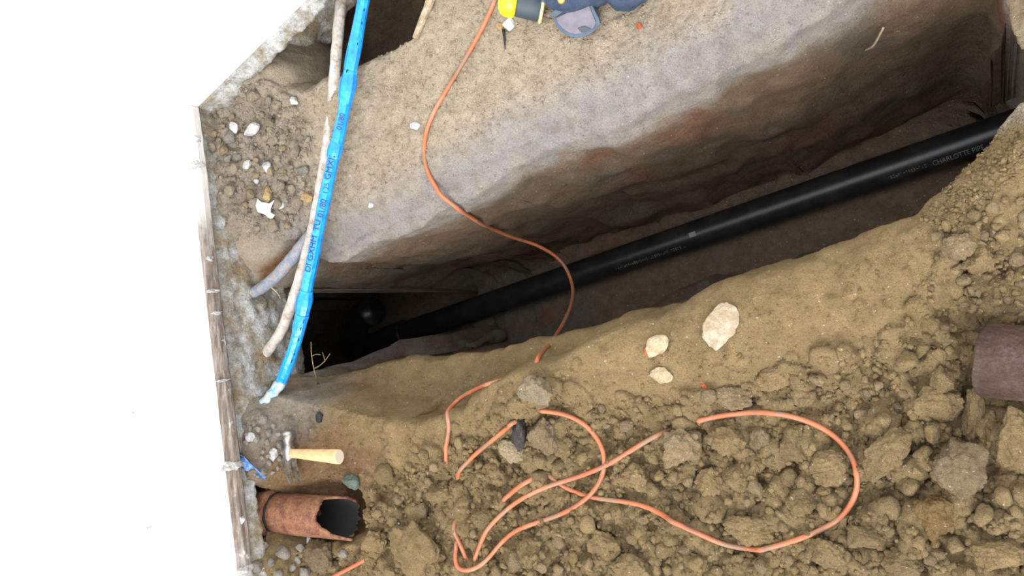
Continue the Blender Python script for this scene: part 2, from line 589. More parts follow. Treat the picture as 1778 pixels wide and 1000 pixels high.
# lumps pressed into the surface (heights only)
Zl = np.zeros((NX, NY))
Zg = Z.reshape(NX, NY)
def lump_field(n, poly_pts, rmin, rmax, power, sink, seed):
    r = np.random.default_rng(seed)
    lo, hi = poly_pts.min(0), poly_pts.max(0)
    c = r.uniform(lo, hi, size=(n * 3, 2))
    c = c[inside(c, poly_pts)][:n]
    for x, y in c:
        rad = rmin + (rmax - rmin) * r.random() ** power
        a, el = r.uniform(0, math.pi), r.uniform(0.65, 1.0)
        i0, i1 = np.searchsorted(GX, [x - rad, x + rad])
        j0, j1 = np.searchsorted(GY, [y - rad, y + rad])
        if i1 - i0 < 2 or j1 - j0 < 2:
            continue
        dx, dy = XX[i0:i1, j0:j1] - x, YY[i0:i1, j0:j1] - y
        p, q = dx * math.cos(a) + dy * math.sin(a), (-dx * math.sin(a) + dy * math.cos(a)) / el
        k2 = (np.abs(p) / rad) ** 2.6 + (np.abs(q) / rad) ** 2.6
        h = rad * (np.clip(1 - k2, 0, 1) ** 0.42) * r.uniform(0.6, 1.05) - sink * rad
        Zl[i0:i1, j0:j1] = np.maximum(Zl[i0:i1, j0:j1], h)
ground_poly = apoly([(440, 690), (640, 720), (760, 760), (850, 700), (900, 660), (1150, 580), (1500, 450), (1778, 250), (1850, 250), (1850, 1100), (400, 1100), (430, 760)])
lump_field(1900, rubble_poly, 0.005, 0.034, 2.6, 0.12, 21)
lump_field(1500, ground_poly, 0.004, 0.014, 2.5, 0.30, 22)
lump_field(700, heap, 0.004, 0.022, 2.6, 0.15, 23)
upper_poly = apoly([(500, 170), (600, 140), (760, 0), (1450, -60), (1200, 80), (900, 200), (700, 310), (560, 400), (500, 420)])
lump_field(900, upper_poly, 0.003, 0.010, 2.5, 0.45, 24)
crumb_r = apoly([(1778, 170), (1730, 235), (1690, 295), (1600, 380), (1640, 420), (1778, 300)])
lump_field(500, crumb_r, 0.003, 0.010, 2.0, 0.25, 25)
Z = Z + Zl.ravel()

# carve trench and hole
rim_r = 0.03
floor_z = -0.975 + 0.12 * (P2[:, 0] + 0.75) + 0.015 * fbm(P3, 14, 4, 0.6, 61)
fu = np.where(dU < 0.05, 28 * dU ** 2 * (1 + 3 * dU / 0.05) / 4, 0.07 + (dU - 0.05) * 8.2)
fl = np.where(dL < 0.012, dL ** 2 / 0.024 * 4, 0.024 + (dL - 0.012) * 12.0)
drop = np.minimum(fu, fl)
zin = np.maximum(Z - drop - 0.030 * (1 - near_side) - 0.012 * near_side, floor_z)
Z = np.where(dT > 0, zin, Z)
rim = np.where(dT <= 0, 0.030 * np.exp(-np.abs(dT) / 0.028) * (1 - near_side) + 0.012 * np.exp(-np.abs(dT) / 0.015) * near_side, 0)
Z -= rim
fh = np.where(dH < 0.02, dH ** 2 / 0.04 * 3, 0.03 + (dH - 0.02) * 4.5)
Z = np.where(dH > 0, np.maximum(Z - fh, -0.30 + 0.02 * fbm(P3, 12, 3, 0.5, 77)), Z)

# outside the visible part the ground just carries on
# the far side of the trench is cut almost upright: draw the rows of its face together under the lip
gu = np.gradient(dU.reshape(NX, NY), GX, axis=0).ravel(), np.gradient(dU.reshape(NX, NY), GY, axis=1).ravel()
gl = np.hypot(*gu) + 1e-6
o_d = np.interp(dU, [0, 0.03, 0.165, 0.40, 9], [0, 0.03, 0.092, 0.40, 9])
o_n = np.interp(dU, [0, 0.03, 0.165, 0.30, 9], [0, 0.03, 0.0, 0.30, 9])
o_d = o_d + (o_n - o_d) * sstep(-0.75, -1.2, P2[:, 0])
sh_ = (o_d - dU) * (dT > 0) * sstep(0.0, 0.08, dL) * sstep(0.0, 0.03, dT) * sstep(0.10, -0.12, P2[:, 0])
# and the near side is undercut below the shelf
gk = np.gradient(dL.reshape(NX, NY), GX, axis=0).ravel(), np.gradient(dL.reshape(NX, NY), GY, axis=1).ravel()
kl = np.hypot(*gk) + 1e-6
o_l = np.interp(dL, [0, 0.012, 0.095, 0.18, 9], [0, 0.012, -0.07, 0.18, 9])
sl_ = (o_l - dL) * (dT > 0) * sstep(0.13, 0.19, dU) * sstep(-0.85, -1.05, P2[:, 0])
P2d = P2 + np.column_stack([gu[0] / gl * sh_ + gk[0] / kl * sl_, gu[1] / gl * sh_ + gk[1] / kl * sl_])
V3 = np.column_stack([P2d, Z])
# roughen along the normal
Zm = Z.reshape(NX, NY)
gx = np.gradient(Zm, GX, axis=0).ravel()
gy = np.gradient(Zm, GY, axis=1).ravel()
nn = np.column_stack([-gx, -gy, np.ones(len(gx))])
nn /= np.linalg.norm(nn, axis=1)[:, None]
steep = np.clip(np.hypot(gx, gy) / 4, 0, 1)
amp = (0.0035 + 0.004 * mR) * (1 - 0.8 * steep)
Vd = V3 + nn * (amp * (fbm(V3, 26, 5, 0.62, 91) * 1.6))[:, None]
Vd += nn * (steep * (0.018 * fbm(V3, 4.5, 2, 0.5, 93) + 0.012 * fbm(V3, 13, 2, 0.5, 94)))[:, None]
Vd += nn * ((mR * 0.034 + mH * 0.022 + 0.010 * near_side) * (billow(V3, 17, 5, 0.6, 131) - 0.25))[:, None]
Vd += nn * (0.0016 * (1 - steep) * fbm(V3, 130, 3, 0.6, 95))[:, None]

# the bed dug out for the drain pipe
_pa, _pb = at(1640, 262, -0.85), at(842, 531, -1.00)
_d = (_pb - _pa)
_tt = ((Vd[:, 0] - _pa.x) * _d.x + (Vd[:, 1] - _pa.y) * _d.y) / (_d.x ** 2 + _d.y ** 2)
_dist = np.hypot(Vd[:, 0] - _pa.x - _tt * _d.x, Vd[:, 1] - _pa.y - _tt * _d.y)
_az = _pa.z + np.clip(_tt, -0.3, 1.6) * _d.z
_bed = (_dist < 0.078) & (dT > 0) & (_tt > -0.12) & (_tt < 1.55)
Vd[:, 2] = np.where(_bed, np.minimum(Vd[:, 2], _az - 0.047 + 0.010 * np.clip((_dist - 0.045) / 0.033, 0, 1)), Vd[:, 2])

# colours of the soil layers
def lerp(a, b, t):
    return a + (b - a) * t[:, None]
C_near, C_upper, C_grey = np.array([0.295, 0.212, 0.106]), np.array([0.475, 0.395, 0.295]), np.array([0.305, 0.292, 0.298])
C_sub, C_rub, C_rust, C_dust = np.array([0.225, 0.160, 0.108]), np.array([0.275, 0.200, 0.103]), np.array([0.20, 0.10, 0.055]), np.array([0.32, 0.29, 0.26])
nb1, nb2 = fbm(V3, 5, 4, 0.6, 101), fbm(V3, 22, 4, 0.6, 105)
Cc = lerp(np.tile(C_upper, (len(P2), 1)), C_near, sstep(0.25, 0.75, near_side + 0.25 * nb1))
Cc = lerp(Cc, C_rub, 0.8 * mR)
upside = (1 - near_side)
band = np.exp(-((dU - 0.0) / 0.085) ** 2) * sstep(-1.75, -1.5, P2[:, 0]) * np.where(near_side > 0.5, 0, 1) * sstep(0.07, 0.0, P2[:, 0])
Cc = lerp(Cc, C_grey, np.clip(band * (0.85 + 0.5 * nb2), 0, 0.95))
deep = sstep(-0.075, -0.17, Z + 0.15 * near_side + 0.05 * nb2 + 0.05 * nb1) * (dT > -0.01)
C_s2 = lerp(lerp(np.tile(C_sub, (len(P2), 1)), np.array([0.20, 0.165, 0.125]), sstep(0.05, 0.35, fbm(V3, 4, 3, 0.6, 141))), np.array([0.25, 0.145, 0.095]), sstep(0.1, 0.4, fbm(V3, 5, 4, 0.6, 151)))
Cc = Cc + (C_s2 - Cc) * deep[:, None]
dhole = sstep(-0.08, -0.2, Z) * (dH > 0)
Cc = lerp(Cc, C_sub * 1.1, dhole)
rustp = apoly([(500, 730), (600, 745), (650, 790), (640, 850), (600, 930), (420, 920), (420, 830), (490, 820)])
Cc = lerp(Cc, C_rust, 0.55 * sstep(-0.04, 0.05, sdist(P2, rustp) + 0.05 * nb2))
ochre = apoly([(445, 470), (505, 415), (515, 430), (460, 490)])
Cc = lerp(Cc, np.array([0.27, 0.125, 0.04]), 0.9 * sstep(-0.012, 0.02, sdist(P2, ochre) + 0.015 * nb2))
dust = apoly([(440, 640), (560, 690), (555, 740), (500, 770), (400, 960), (430, 1000), (380, 1000), (380, 640)])
Cc = lerp(Cc, C_dust, 0.7 * sstep(-0.05, 0.03, sdist(P2, dust) + 0.05 * nb2))
Cc = lerp(Cc, C_dust * np.array([1.05, 1.0, 0.9]), 0.6 * mH)
Cc *= (1 + 0.10 * nb1 + 0.10 * nb2)[:, None]
Cc = np.clip(Cc, 0.01, 0.9)

idx = np.arange(NX * NY).reshape(NX, NY)
quads = np.stack([idx[:-1, :-1], idx[1:, :-1], idx[1:, 1:], idx[:-1, 1:]], -1).reshape(-1, 4)
NQ = len(quads)
# loose grains belong to the surface of the ground
def grains(n, poly, r0, r1, seed, pw=3.0):
    r = np.random.default_rng(seed)
    bm = bmesh.new()
    bmesh.ops.create_icosphere(bm, subdivisions=1, radius=1)
    tv = np.array([v.co[:] for v in bm.verts])
    tf = np.array([[v.index for v in f.verts] for f in bm.faces])
    bm.free()
    c = r.uniform(poly.min(0), poly.max(0), size=(n * 4, 2))
    c = c[inside(c, poly)][:n]
    i_, j_ = np.clip(np.searchsorted(GX, c[:, 0]), 0, NX - 1), np.clip(np.searchsorted(GY, c[:, 1]), 0, NY - 1)
    q = i_ * NY + j_
    ok = (Vd[q, 2] > -0.3)
    q = q[ok]
    m_ = len(q)
    rad = r0 + (r1 - r0) * r.random(m_) ** pw
    sc = rad[:, None, None] * r.uniform(0.65, 1.1, size=(m_, 1, 3))
    T = tv[None] * (1 + 0.28 * r.normal(size=(m_, len(tv), 1))) * sc + (Vd[q] + np.column_stack([r.normal(size=(m_, 2)) * 0.001, rad * 0.15]))[:, None, :]
    Fq = (tf[None] + (np.arange(m_) * len(tv))[:, None, None]).reshape(-1, 3)
    Cq = np.repeat(Cc[q] * r.uniform(0.85, 1.22, size=(m_, 1)), len(tv), 0)
    return T.reshape(-1, 3), Fq, Cq
tris = np.zeros((0, 3), int)
for args in ((8000, rubble_poly, 0.0015, 0.009, 71, 3.0), (3500, heap, 0.0012, 0.006, 72, 2.5), (3500, upper_poly, 0.001, 0.004, 73, 2.0),
             (3500, ground_poly, 0.001, 0.0045, 74, 2.5), (900, crumb_r, 0.0012, 0.005, 75, 2.0)):
    T, Fq, Cq = grains(*args)
    tris = np.vstack([tris, Fq + len(Vd)])
    Vd = np.vstack([Vd, T])
    Cc = np.vstack([Cc, Cq])
me = bpy.data.meshes.new('ground')
me.vertices.add(len(Vd))
me.vertices.foreach_set('co', Vd.astype(np.float32).ravel())
lv = np.concatenate([quads.ravel(), tris.ravel()]).astype(np.int32)
ls = np.concatenate([np.arange(0, quads.size, 4), quads.size + np.arange(0, tris.size, 3)]).astype(np.int32)
lt = np.concatenate([np.full(len(quads), 4), np.full(len(tris), 3)]).astype(np.int32)
me.loops.add(len(lv))
me.loops.foreach_set('vertex_index', lv)
me.polygons.add(len(ls))
me.polygons.foreach_set('loop_start', ls)
me.polygons.foreach_set('loop_total', lt)
me.polygons.foreach_set('use_smooth', np.ones(len(ls), bool))
me.update(calc_edges=True)
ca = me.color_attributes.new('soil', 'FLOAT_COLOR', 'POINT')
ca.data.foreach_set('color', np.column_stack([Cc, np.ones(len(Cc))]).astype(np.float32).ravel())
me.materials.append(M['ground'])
ground = struct(bpy.data.objects.new('ground', me))
COL.objects.link(ground)
BVH = BVHTree.FromPolygons(Vd[:NX * NY].tolist(), quads.tolist())
CLODS_V, CLODS_F = [], []
BVH2 = None

def hit(px, py, lift=0.0, both=False):
    """point of the earth surface seen at a pixel of the photograph"""
    d = ray(px, py)
    p = BVH.ray_cast(CAM, d)[0]
    if both and BVH2:
        q = BVH2.ray_cast(CAM, d)[0]
        if q and (not p or (q - CAM).length < (p - CAM).length):
            p = q
    if p is None:
        p = at(px, py)
    return p + Vector((0, 0, lift))

def drop_z(x, y, both=False):
    p = BVH.ray_cast(Vector((x, y, 1.2)), Vector((0, 0, -1)))[0]
    z = p.z if p else 0
    if both and BVH2:
        q = BVH2.ray_cast(Vector((x, y, 1.2)), Vector((0, 0, -1)))[0]
        if q:
            z = max(z, q.z)
    return z

def mpp(p):
    """metres per photo pixel at a point"""
    return (p - CAM).dot(view) / F


# ------------------------------------------------------------------ house
WZ = 0.13
cA = at(338, 191, WZ)
cEnd = at(432, 1000, WZ)
cB = at(532, 0, WZ)
A0 = cA
dA = (cEnd - cA).normalized()
dB = (cB - cA).normalized()
A1 = A0 + dA * 3.2
B1 = A0 + dB * 3.0
nA = Vector((-dA.y, dA.x, 0))            # outward (towards +X)
if nA.x < 0:
    nA = -nA
nB = Vector((dB.y, -dB.x, 0))
if nB.y > 0:
    nB = -nB

def prism(name, pts, z0, z1, material, bevel=0.0):
    n = len(pts)
    V = [Vector((p[0], p[1], z0)) for p in pts] + [Vector((p[0], p[1], z1)) for p in pts]
    Fc = [tuple(range(n))[::-1], tuple(range(n, 2 * n))] + [(i, (i + 1) % n, n + (i + 1) % n, n + i) for i in range(n)]
    o = link(name, V, Fc, material, None, False)
    if bevel:
        b = o.modifiers.new('bevel', 'BEVEL')
        b.width = bevel
        b.segments = 2
    return o

TH = 0.18
# plaster with scuffs at their own places on the wall
k = M['plaster_k']
def wall_hit(px, py):
    d = ray(px, py)
    t = (A0 - CAM).dot(nA) / d.dot(nA)
    return CAM + d * t
scm = None
for (px, py, sx, sy) in ((258, 912, 0.028, 0.012), (385, 118, 0.030, 0.02), (232, 725, 0.03, 0.006), (345, 125, 0.03, 0.012), (400, 82, 0.02, 0.012), (330, 255, 0.03, 0.004)):
    p = wall_hit(px, py)
    geo = k.n('ShaderNodeVectorMath', operation='SUBTRACT')
    k.l(k.co, geo.inputs[0])
    geo.inputs[1].default_value = p
    sc = k.n('ShaderNodeVectorMath', operation='MULTIPLY')
    k.l(geo.outputs[0], sc.inputs[0])
    sc.inputs[1].default_value = (1 / 0.08, 1 / sx, 1 / sy)
    ln = k.n('ShaderNodeVectorMath', operation='LENGTH')
    k.l(sc.outputs[0], ln.inputs[0])
    v = k.ramp(ln.outputs['Value'], [(0.3, (1, 1, 1)), (1.0, (0, 0, 0))])
    scm = v if scm is None else k.mix(1.0, scm, v, 'LIGHTEN')
nz = k.ramp(k.noise(70, 4, 0.7), [(0.52, (0, 0, 0)), (0.62, (1, 1, 1))])
msk = k.mix(1.0, scm, nz, 'MULTIPLY')
c = k.mix(msk, (0.93, 0.93, 0.92), (0.36, 0.34, 0.32))
k.done(c, k.bump(k.noise(40, 5, 0.6), 0.15, 0.004))

back = A0 - nA * TH - nB * TH * 1.0
inner = A0 - (nA + nB) * TH * 0.9
wl_ = struct(prism('wall_left', [A0, A1, A1 - nA * TH, inner], WZ + 0.030, 2.7, M['plaster']))
wb_ = struct(prism('wall_back', [A0, inner, B1 - nB * TH, B1], WZ + 0.0, 2.7, M['plaster']))
off = -0.03
slab = struct(prism('floor', [A0 - nA * 0.05 - nB * 0.05, A1 - nA * 0.05, A1 - nA * 4, A0 - nA * 4 - nB * 4, B1 - nB * 4 + dB * 0.5, B1 - nB * 0.05], WZ - 0.05, WZ + 0.03, M['concrete']))
roof = struct(prism('ceiling', [A0 - nA * 0.02 - nB * 0.02, A1, A1 - nA * 4, A0 - nA * 4 - nB * 4, B1 - nB * 4, B1], 2.68, 2.78, M['plaster']))

# weathered board along the foot of the left wall
def board():
    n = 120
    V, Fc = [], []
    r = random.Random(3)
    prof = [(0.0, 0.002), (0.013, 0.0), (0.017, 0.005), (0.017, 0.022), (0.012, 0.030), (0.010, 0.035), (-0.004, 0.037), (-0.01, 0.02)]
    L = 2.4
    for i in range(n + 1):
        s = -0.002 + L * i / n
        wob = 0.002 * math.sin(s * 9) + r.uniform(-0.0012, 0.0012)
        for (o_, z) in prof:
            p = A0 + dA * s + nA * (o_ + wob)
            V.append(Vector((p.x, p.y, WZ + z - 0.004 + r.uniform(-0.001, 0.001))))
    m_ = len(prof)
    for i in range(n):
        for j in range(m_):
            Fc.append((i * m_ + j, i * m_ + (j + 1) % m_, (i + 1) * m_ + (j + 1) % m_, (i + 1) * m_ + j))
    Fc.append(tuple(range(m_)))
    Fc.append(tuple(n * m_ + j for j in reversed(range(m_))))
    return link('trim_1', V, Fc, M['board'], None, False)
trim = struct(board())
# plaster drips and splinters caught on the board
def along(py):
    """distance along the wall foot of the board point seen in picture row py"""
    best = min((abs((lambda q: q)(proj(A0 + dA * (s / 200))[1]) - py), s / 200) for s in range(0, 400))
    return best[1]
def proj(p):
    d = Vector(p) - CAM
    z = d.dot(view)
    return (W / 2 + F * d.dot(right) / z, H / 2 - F * d.dot(up) / z)
for (py, wd, ht) in ((245, 0.022, 0.022), (292, 0.024, 0.036), (508, 0.008, 0.040), (545, 0.012, 0.024), (662, 0.009, 0.036), (806, 0.022, 0.050), (452, 0.015, 0.024), (985, 0.024, 0.044), (900, 0.02, 0.016)):
    s = along(py)
    V, Fc = lump_verts(4, int(py), 0.75)
    c0 = A0 + dA * s + nA * 0.010
    VV = [c0 + dA * (v[0] * wd * 0.6) + nA * (v[1] * 0.013) + Vector((0, 0, 0.016 + v[2] * ht * 0.55)) for v in V]
    dob = link('plaster_dab', VV, Fc, M['white_stone'], trim)

# rough concrete footing under both walls
def footing():
    path = []
    s_rec = along(790)
    n1, n2 = 420, 190
    rows = []
    for i in range(n1 + 1):
        s = 2.2 * (1 - i / n1)
        path.append((A0 + dA * s, nA))
    for i in range(1, n2 + 1):
        s = 1.0 * i / n2
        path.append((A0 + dB * s, nB))
    m_ = 46
    V, Fc = [], []
    for i, (p, n_) in enumerate(path):
        t = i - n1
        if abs(t) < 14:                                      # turn the corner
            q = (t + 14) / 28
            n_ = (nA * (1 - q) + nB * q)
        for j in range(m_):
            f = j / (m_ - 1)
            z = WZ - 0.002 - f * 0.30
            o_ = 0.002 + 0.016 * min(1, f / 0.45) ** 1.2 - (0.05 * max(0, f - 0.7) / 0.3)
            u_ = min(1, max(0, (t - 14) / 60)) if t > 0 else min(1, max(0, (2.2 * (1 - i / n1) - s_rec) / 0.08))
            o_ = o_ * (1 - u_) + u_ * (0.004 + 0.014 * min(1, f / 0.2) - 0.17 * max(0, min(1, (f - 0.13) / 0.35)))
            V.append((*(p + n_ * o_)[:2], z, n_.x, n_.y))
    V = np.array(V)
    PP = V[:, :3]
    d = 0.016 * fbm(PP, 14, 5, 0.6, 201) + 0.020 * (billow(PP, 22, 4, 0.6, 205) - 0.25)
    fall = np.clip((WZ - PP[:, 2]) / 0.03, 0, 1)
    PP[:, 0] += V[:, 3] * d * fall
    PP[:, 1] += V[:, 4] * d * fall
    PP[:, 2] += 0.004 * fbm(PP, 50, 2, 0.5, 209) * fall
    for i in range(len(path) - 1):
        for j in range(m_ - 1):
            Fc.append((i * m_ + j, i * m_ + j + 1, (i + 1) * m_ + j + 1, (i + 1) * m_ + j))
    k0 = len(PP)
    bk = []
    for i, (p, n_) in enumerate(path):
        if abs(i - n1) < 14:
            q = (i - n1 + 14) / 28
            n_ = (nA * (1 - q) + nB * q)
        b = p - n_ * 0.35
        bk.append((b.x, b.y, WZ - 0.30))
        bk.append((b.x, b.y, WZ - 0.004))
    PP = np.vstack([PP, bk])
    for i in range(len(path) - 1):
        a, b = k0 + 2 * i, k0 + 2 * i + 2
        Fc.append((i * m_ + m_ - 1, a, b, (i + 1) * m_ + m_ - 1))
        Fc.append((a, a + 1, b + 1, b))
        Fc.append((a + 1, i * m_, (i + 1) * m_, b + 1))
    return link('wall_footing', PP, Fc, M['concrete'])
struct(footing())


# ------------------------------------------------------------------ lumps of earth and stones
def frame_on(p, spin=0.0):
    return Matrix.Rotation(spin, 3, 'Z')

PROTO = {}
def clod(px, py, rx, ry, ang, material, label, cat='clod', group=None, seed=0, name='soil_clod', hz=0.75, sink=0.30, sub=4, rough=0.30, lift=0.0, collide=True, level=None):
    """a lump seen at (px,py) with half sizes rx, ry in photo pixels, long axis turned by ang degrees"""
    p = hit(px, py) if level is None else at(px, py, level)
    s = mpp(p)
    a, b = rx * s, ry * s
    h = hz * min(a, b)
    key = (seed % 12, sub, material.name, rough)
    if key not in PROTO:
        V, Fc = lump_verts(sub, seed % 12 + 40, rough)
        me_ = bpy.data.meshes.new(name)
        me_.from_pydata(V.tolist(), [], Fc)
        me_.materials.append(material)
        me_.polygons.foreach_set('use_smooth', [True] * len(me_.polygons))
        PROTO[key] = (me_, V, Fc)
    me_, V, Fc = PROTO[key]
    o = bpy.data.objects.new(name, me_)
    COL.objects.link(o)
    o.location = p + Vector((0, 0, h * (1 - 2 * sink) + lift))
    o.rotation_euler = (random.Random(seed).uniform(-0.2, 0.2), random.Random(seed + 1).uniform(-0.2, 0.2), math.radians(ang))
    o.scale = (a, b, h)
    bpy_m = Matrix.LocRotScale(o.location, o.rotation_euler, o.scale)
    if collide:
        b0 = len(CLODS_V)
        A_ = np.array(bpy_m)
        CLODS_V.extend((V @ A_[:3, :3].T + A_[:3, 3]).tolist())
        CLODS_F.extend([[q + b0 for q in f] for f in Fc])
    return tag(o, label, cat, group)

BIG = [
    (1672, 808, 48, 46, 0, 'clod_grey', 'big round grey-brown clod with a white fleck, below the tall finger-shaped clod', 1, 0.8),
    (1690, 718, 46, 17, 86, 'clod', 'tall finger-shaped clod standing under the dark rusty pipe end', 2, 0.95),
    (1622, 702, 40, 30, 10, 'clod', 'broad lumpy clod just left of the finger-shaped clod', 3, 0.7),
    (1622, 890, 46, 34, 70, 'clod_orange', 'large clod with an orange-brown stained side below the cord loop', 4, 0.8),
    (1538, 785, 54, 29, 55, 'clod', 'long sloping clod between the big cord loop and the round grey-brown clod', 5, 0.7),
    (1265, 764, 33, 28, 0, 'clod', 'squarish clod just under the top of the big cord loop', 6, 0.75),
    (1322, 758, 31, 19, 88, 'clod_grey', 'narrow upright clod second under the top of the big cord loop', 7, 0.8),
    (1378, 770, 33, 28, 95, 'clod', 'wide clod third from the left under the top of the big cord loop', 8, 0.75),
    (1446, 808, 36, 31, 20, 'clod', 'rounded clod against the inner right side of the big cord loop', 9, 0.75),
    (1305, 917, 46, 27, 5, 'clod', 'flat oval clod resting on the bottom of the big cord loop', 10, 0.7),
    (1186, 774, 40, 33, 60, 'clod_grey', 'blocky clod that buries the cord between its two straight runs', 11, 0.8),
    (932, 678, 34, 28, 10, 'clod_pale', 'pale blocky clod just above the black slab', 12, 0.7),
    (735, 950, 66, 42, -22, 'clod', 'largest slab-like clod at the bottom, left of the cord crossing', 13, 0.62),
    (560, 962, 28, 30, 10, 'clod_grey', 'grey clod under the broken end of the rusty pipe', 14, 0.7),
    (1760, 765, 30, 60, 0, 'clod', 'ragged upright clod at the right edge under the dark rusty pipe', 15, 0.8),
    (1700, 452, 30, 26, 0, 'clod', 'chunky clod in the crumbled patch above the dark rusty pipe', 16, 0.8),
    (1662, 430, 30, 24, 30, 'clod_grey', 'greyish clod at the left side of the crumbled patch', 17, 0.7),
    (1640, 660, 30, 22, 80, 'clod', 'crumbly clod touching the mouth of the dark rusty pipe', 18, 0.8),
    (1572, 976, 38, 26, 0, 'clod', 'broad clod at the bottom below the orange-stained clod', 19, 0.65),
    (1728, 960, 42, 34, 20, 'clod', 'large clod in the bottom corner beyond the orange-stained clod', 20, 0.7),
    (852, 900, 20, 17, 0, 'clod', 'clod beside the start of the two cord runs at the bottom', 21, 0.75),
    (895, 780, 26, 22, 0, 'clod_pale', 'pale clod touching the lower end of the black slab', 22, 0.7),
    (950, 752, 26, 34, 0, 'clod_grey', 'upright clod just right of the black slab', 23, 0.8),
    (1108, 826, 28, 26, 0, 'clod', 'round clod right of the cord crossing', 24, 0.8),
    (985, 775, 22, 20, 0, 'clod', 'clod inside the small cord loop', 25, 0.75),
    (768, 858, 28, 22, 15, 'clod', 'lumpy clod above the slab-like clod at the bottom', 26, 0.75),
    (1050, 945, 32, 26, 0, 'clod', 'clod below the lower cord run near the bottom edge', 27, 0.7),
    (1180, 905, 30, 24, 0, 'clod', 'clod left of where the big loop dips lowest', 28, 0.7),
    (1435, 955, 34, 26, 0, 'clod', 'clod outside the lower right of the big cord loop', 29, 0.7),
    (1240, 835, 36, 28, 60, 'clod', 'olive clod inside the left half of the big cord loop', 30, 0.75),
    (1395, 868, 30, 26, 0, 'clod', 'clod inside the lower right of the big cord loop', 31, 0.75),
    (1500, 930, 30, 24, 0, 'clod', 'clod between the big cord loop and the orange-stained clod', 32, 0.7),
    (1350, 655, 34, 20, 20, 'clod', 'low clod on the slope above the top of the big cord loop', 33, 0.6),
    (1275, 690, 36, 22, 10, 'clod_grey', 'greyish lump just above where the big loop comes out', 34, 0.6),
    (655, 938, 26, 20, 30, 'clod', 'clod above the short cord end at the bottom edge', 35, 0.7),
    (1100, 985, 36, 26, 0, 'clod', 'clod on the bottom edge below the two cord runs', 36, 0.7),
]
for (px, py, rx, ry, ang, mt, lab, sd, hz) in BIG:
    clod(px, py, rx, ry, ang, M[mt], lab, seed=sd, hz=hz * 1.12, sink=0.24, sub=5, rough=0.42)

# course of the cord in the photograph (small clods keep clear of it)
g, b, f = 'g', 'b', 'f'
cord_pts = [
    (880, -60, g, 0), (872, -25, g, 0), (860, 8, g, 0), (840, 50, g, 0), (815, 95, g, 0), (785, 145, g, 0), (760, 185, g, 0), (742, 222, g, 0), (735, 255, g, 0), (738, 295, g, 0), (752, 325, g, 0), (766, 339, f, -0.015), (790, 358, f, -0.10), (802, 367, f, -0.16), (815, 375, f, -0.22), (832, 386, f, -0.29),
    (850, 395, f, -0.36), (890, 412, f, -0.46), (930, 425, f, -0.52), (965, 445, f, -0.56), (985, 470, f, -0.57), (995, 505, f, -0.54), (988, 540, f, -0.46), (970, 575, f, -0.34), (950, 602, f, -0.20), (934, 622, f, -0.095),
    (915, 640, b, 0.03), (885, 655, b, 0.03), (855, 665, g, 0), (825, 680, g, 0), (802, 700, g, 0), (788, 725, g, 0), (779, 760, g, 0), (775, 795, g, 0), (776, 812, b, 0.006), (783, 855, b, 0.035), (790, 895, b, 0.02),
    (795, 912, g, 0), (799, 940, g, 0), (804, 965, g, 0), (810, 985, b, 0.03), (818, 985, b, 0.03), (826, 962, g, 0), (845, 925, g, 0), (872, 892, g, 0), (905, 865, g, 0), (945, 845, g, 0), (990, 832, g, 0), (1035, 817, g, 0.002), (1070, 800, g, 0.008), (1110, 773, g, 0),
    (1140, 755, g, 0), (1160, 744, g, 0), (1172, 741, b, 0.05), (1185, 738, b, 0.09), (1205, 732, b, 0.06), (1222, 725, g, 0), (1270, 719, g, 0), (1330, 713, g, 0.002), (1390, 725, g, 0), (1440, 746, g, 0), (1472, 775, g, 0), (1490, 808, g, 0), (1494, 845, g, 0), (1476, 885, g, 0), (1440, 912, g, 0), (1390, 935, g, 0),
    (1335, 950, g, 0), (1290, 950, g, 0), (1245, 940, g, 0), (1205, 920, g, 0), (1165, 895, g, 0), (1122, 876, g, 0), (1075, 868, g, 0), (1030, 864, g, 0), (990, 852, g, 0), (955, 828, g, 0), (946, 822, b, 0.02), (934, 826, b, 0.02), (922, 833, g, 0), (898, 843, g, 0), (880, 858, g, 0),
    (860, 880, b, 0.05), (800, 870, b, 0.05), (786, 840, b, 0.02), (790, 828, g, 0), (808, 804, g, 0), (840, 780, g, 0), (860, 762, g, 0), (878, 748, g, 0), (889, 736, g, 0), (905, 725, b, 0.05), (930, 712, b, 0.04), (948, 711, g, 0), (985, 716, g, 0), (1015, 730, g, 0),
    (1040, 753, g, 0), (1056, 782, g, 0), (1060, 808, g, 0.002), (1048, 838, g, 0), (1025, 865, g, 0.008), (992, 886, g, 0), (950, 902, g, 0), (905, 914, g, 0), (880, 928, g, 0), (862, 955, g, 0), (845, 980, g, 0), (820, 996, g, 0), (796, 997, g, 0), (786, 985, g, 0), (790, 965, g, 0.008), (797, 950, g, 0.002),
    (790, 930, b, 0.03), (700, 950, b, 0.05), (640, 968, b, 0.02), (632, 976, g, 0), (605, 988, g, 0), (575, 1003, g, 0), (540, 1022, g, 0), (510, 1040, g, 0),
]
taken = [(b[0], b[1], 0.75 * max(b[2], b[3])) for b in BIG]
for (x0, y0, *_), (x1, y1, *_) in zip(cord_pts, cord_pts[1:]):
    n_ = int(math.hypot(x1 - x0, y1 - y0) / 9) + 1
    taken += [(x0 + (x1 - x0) * q / n_, y0 + (y1 - y0) * q / n_, 6.5) for q in range(n_)]
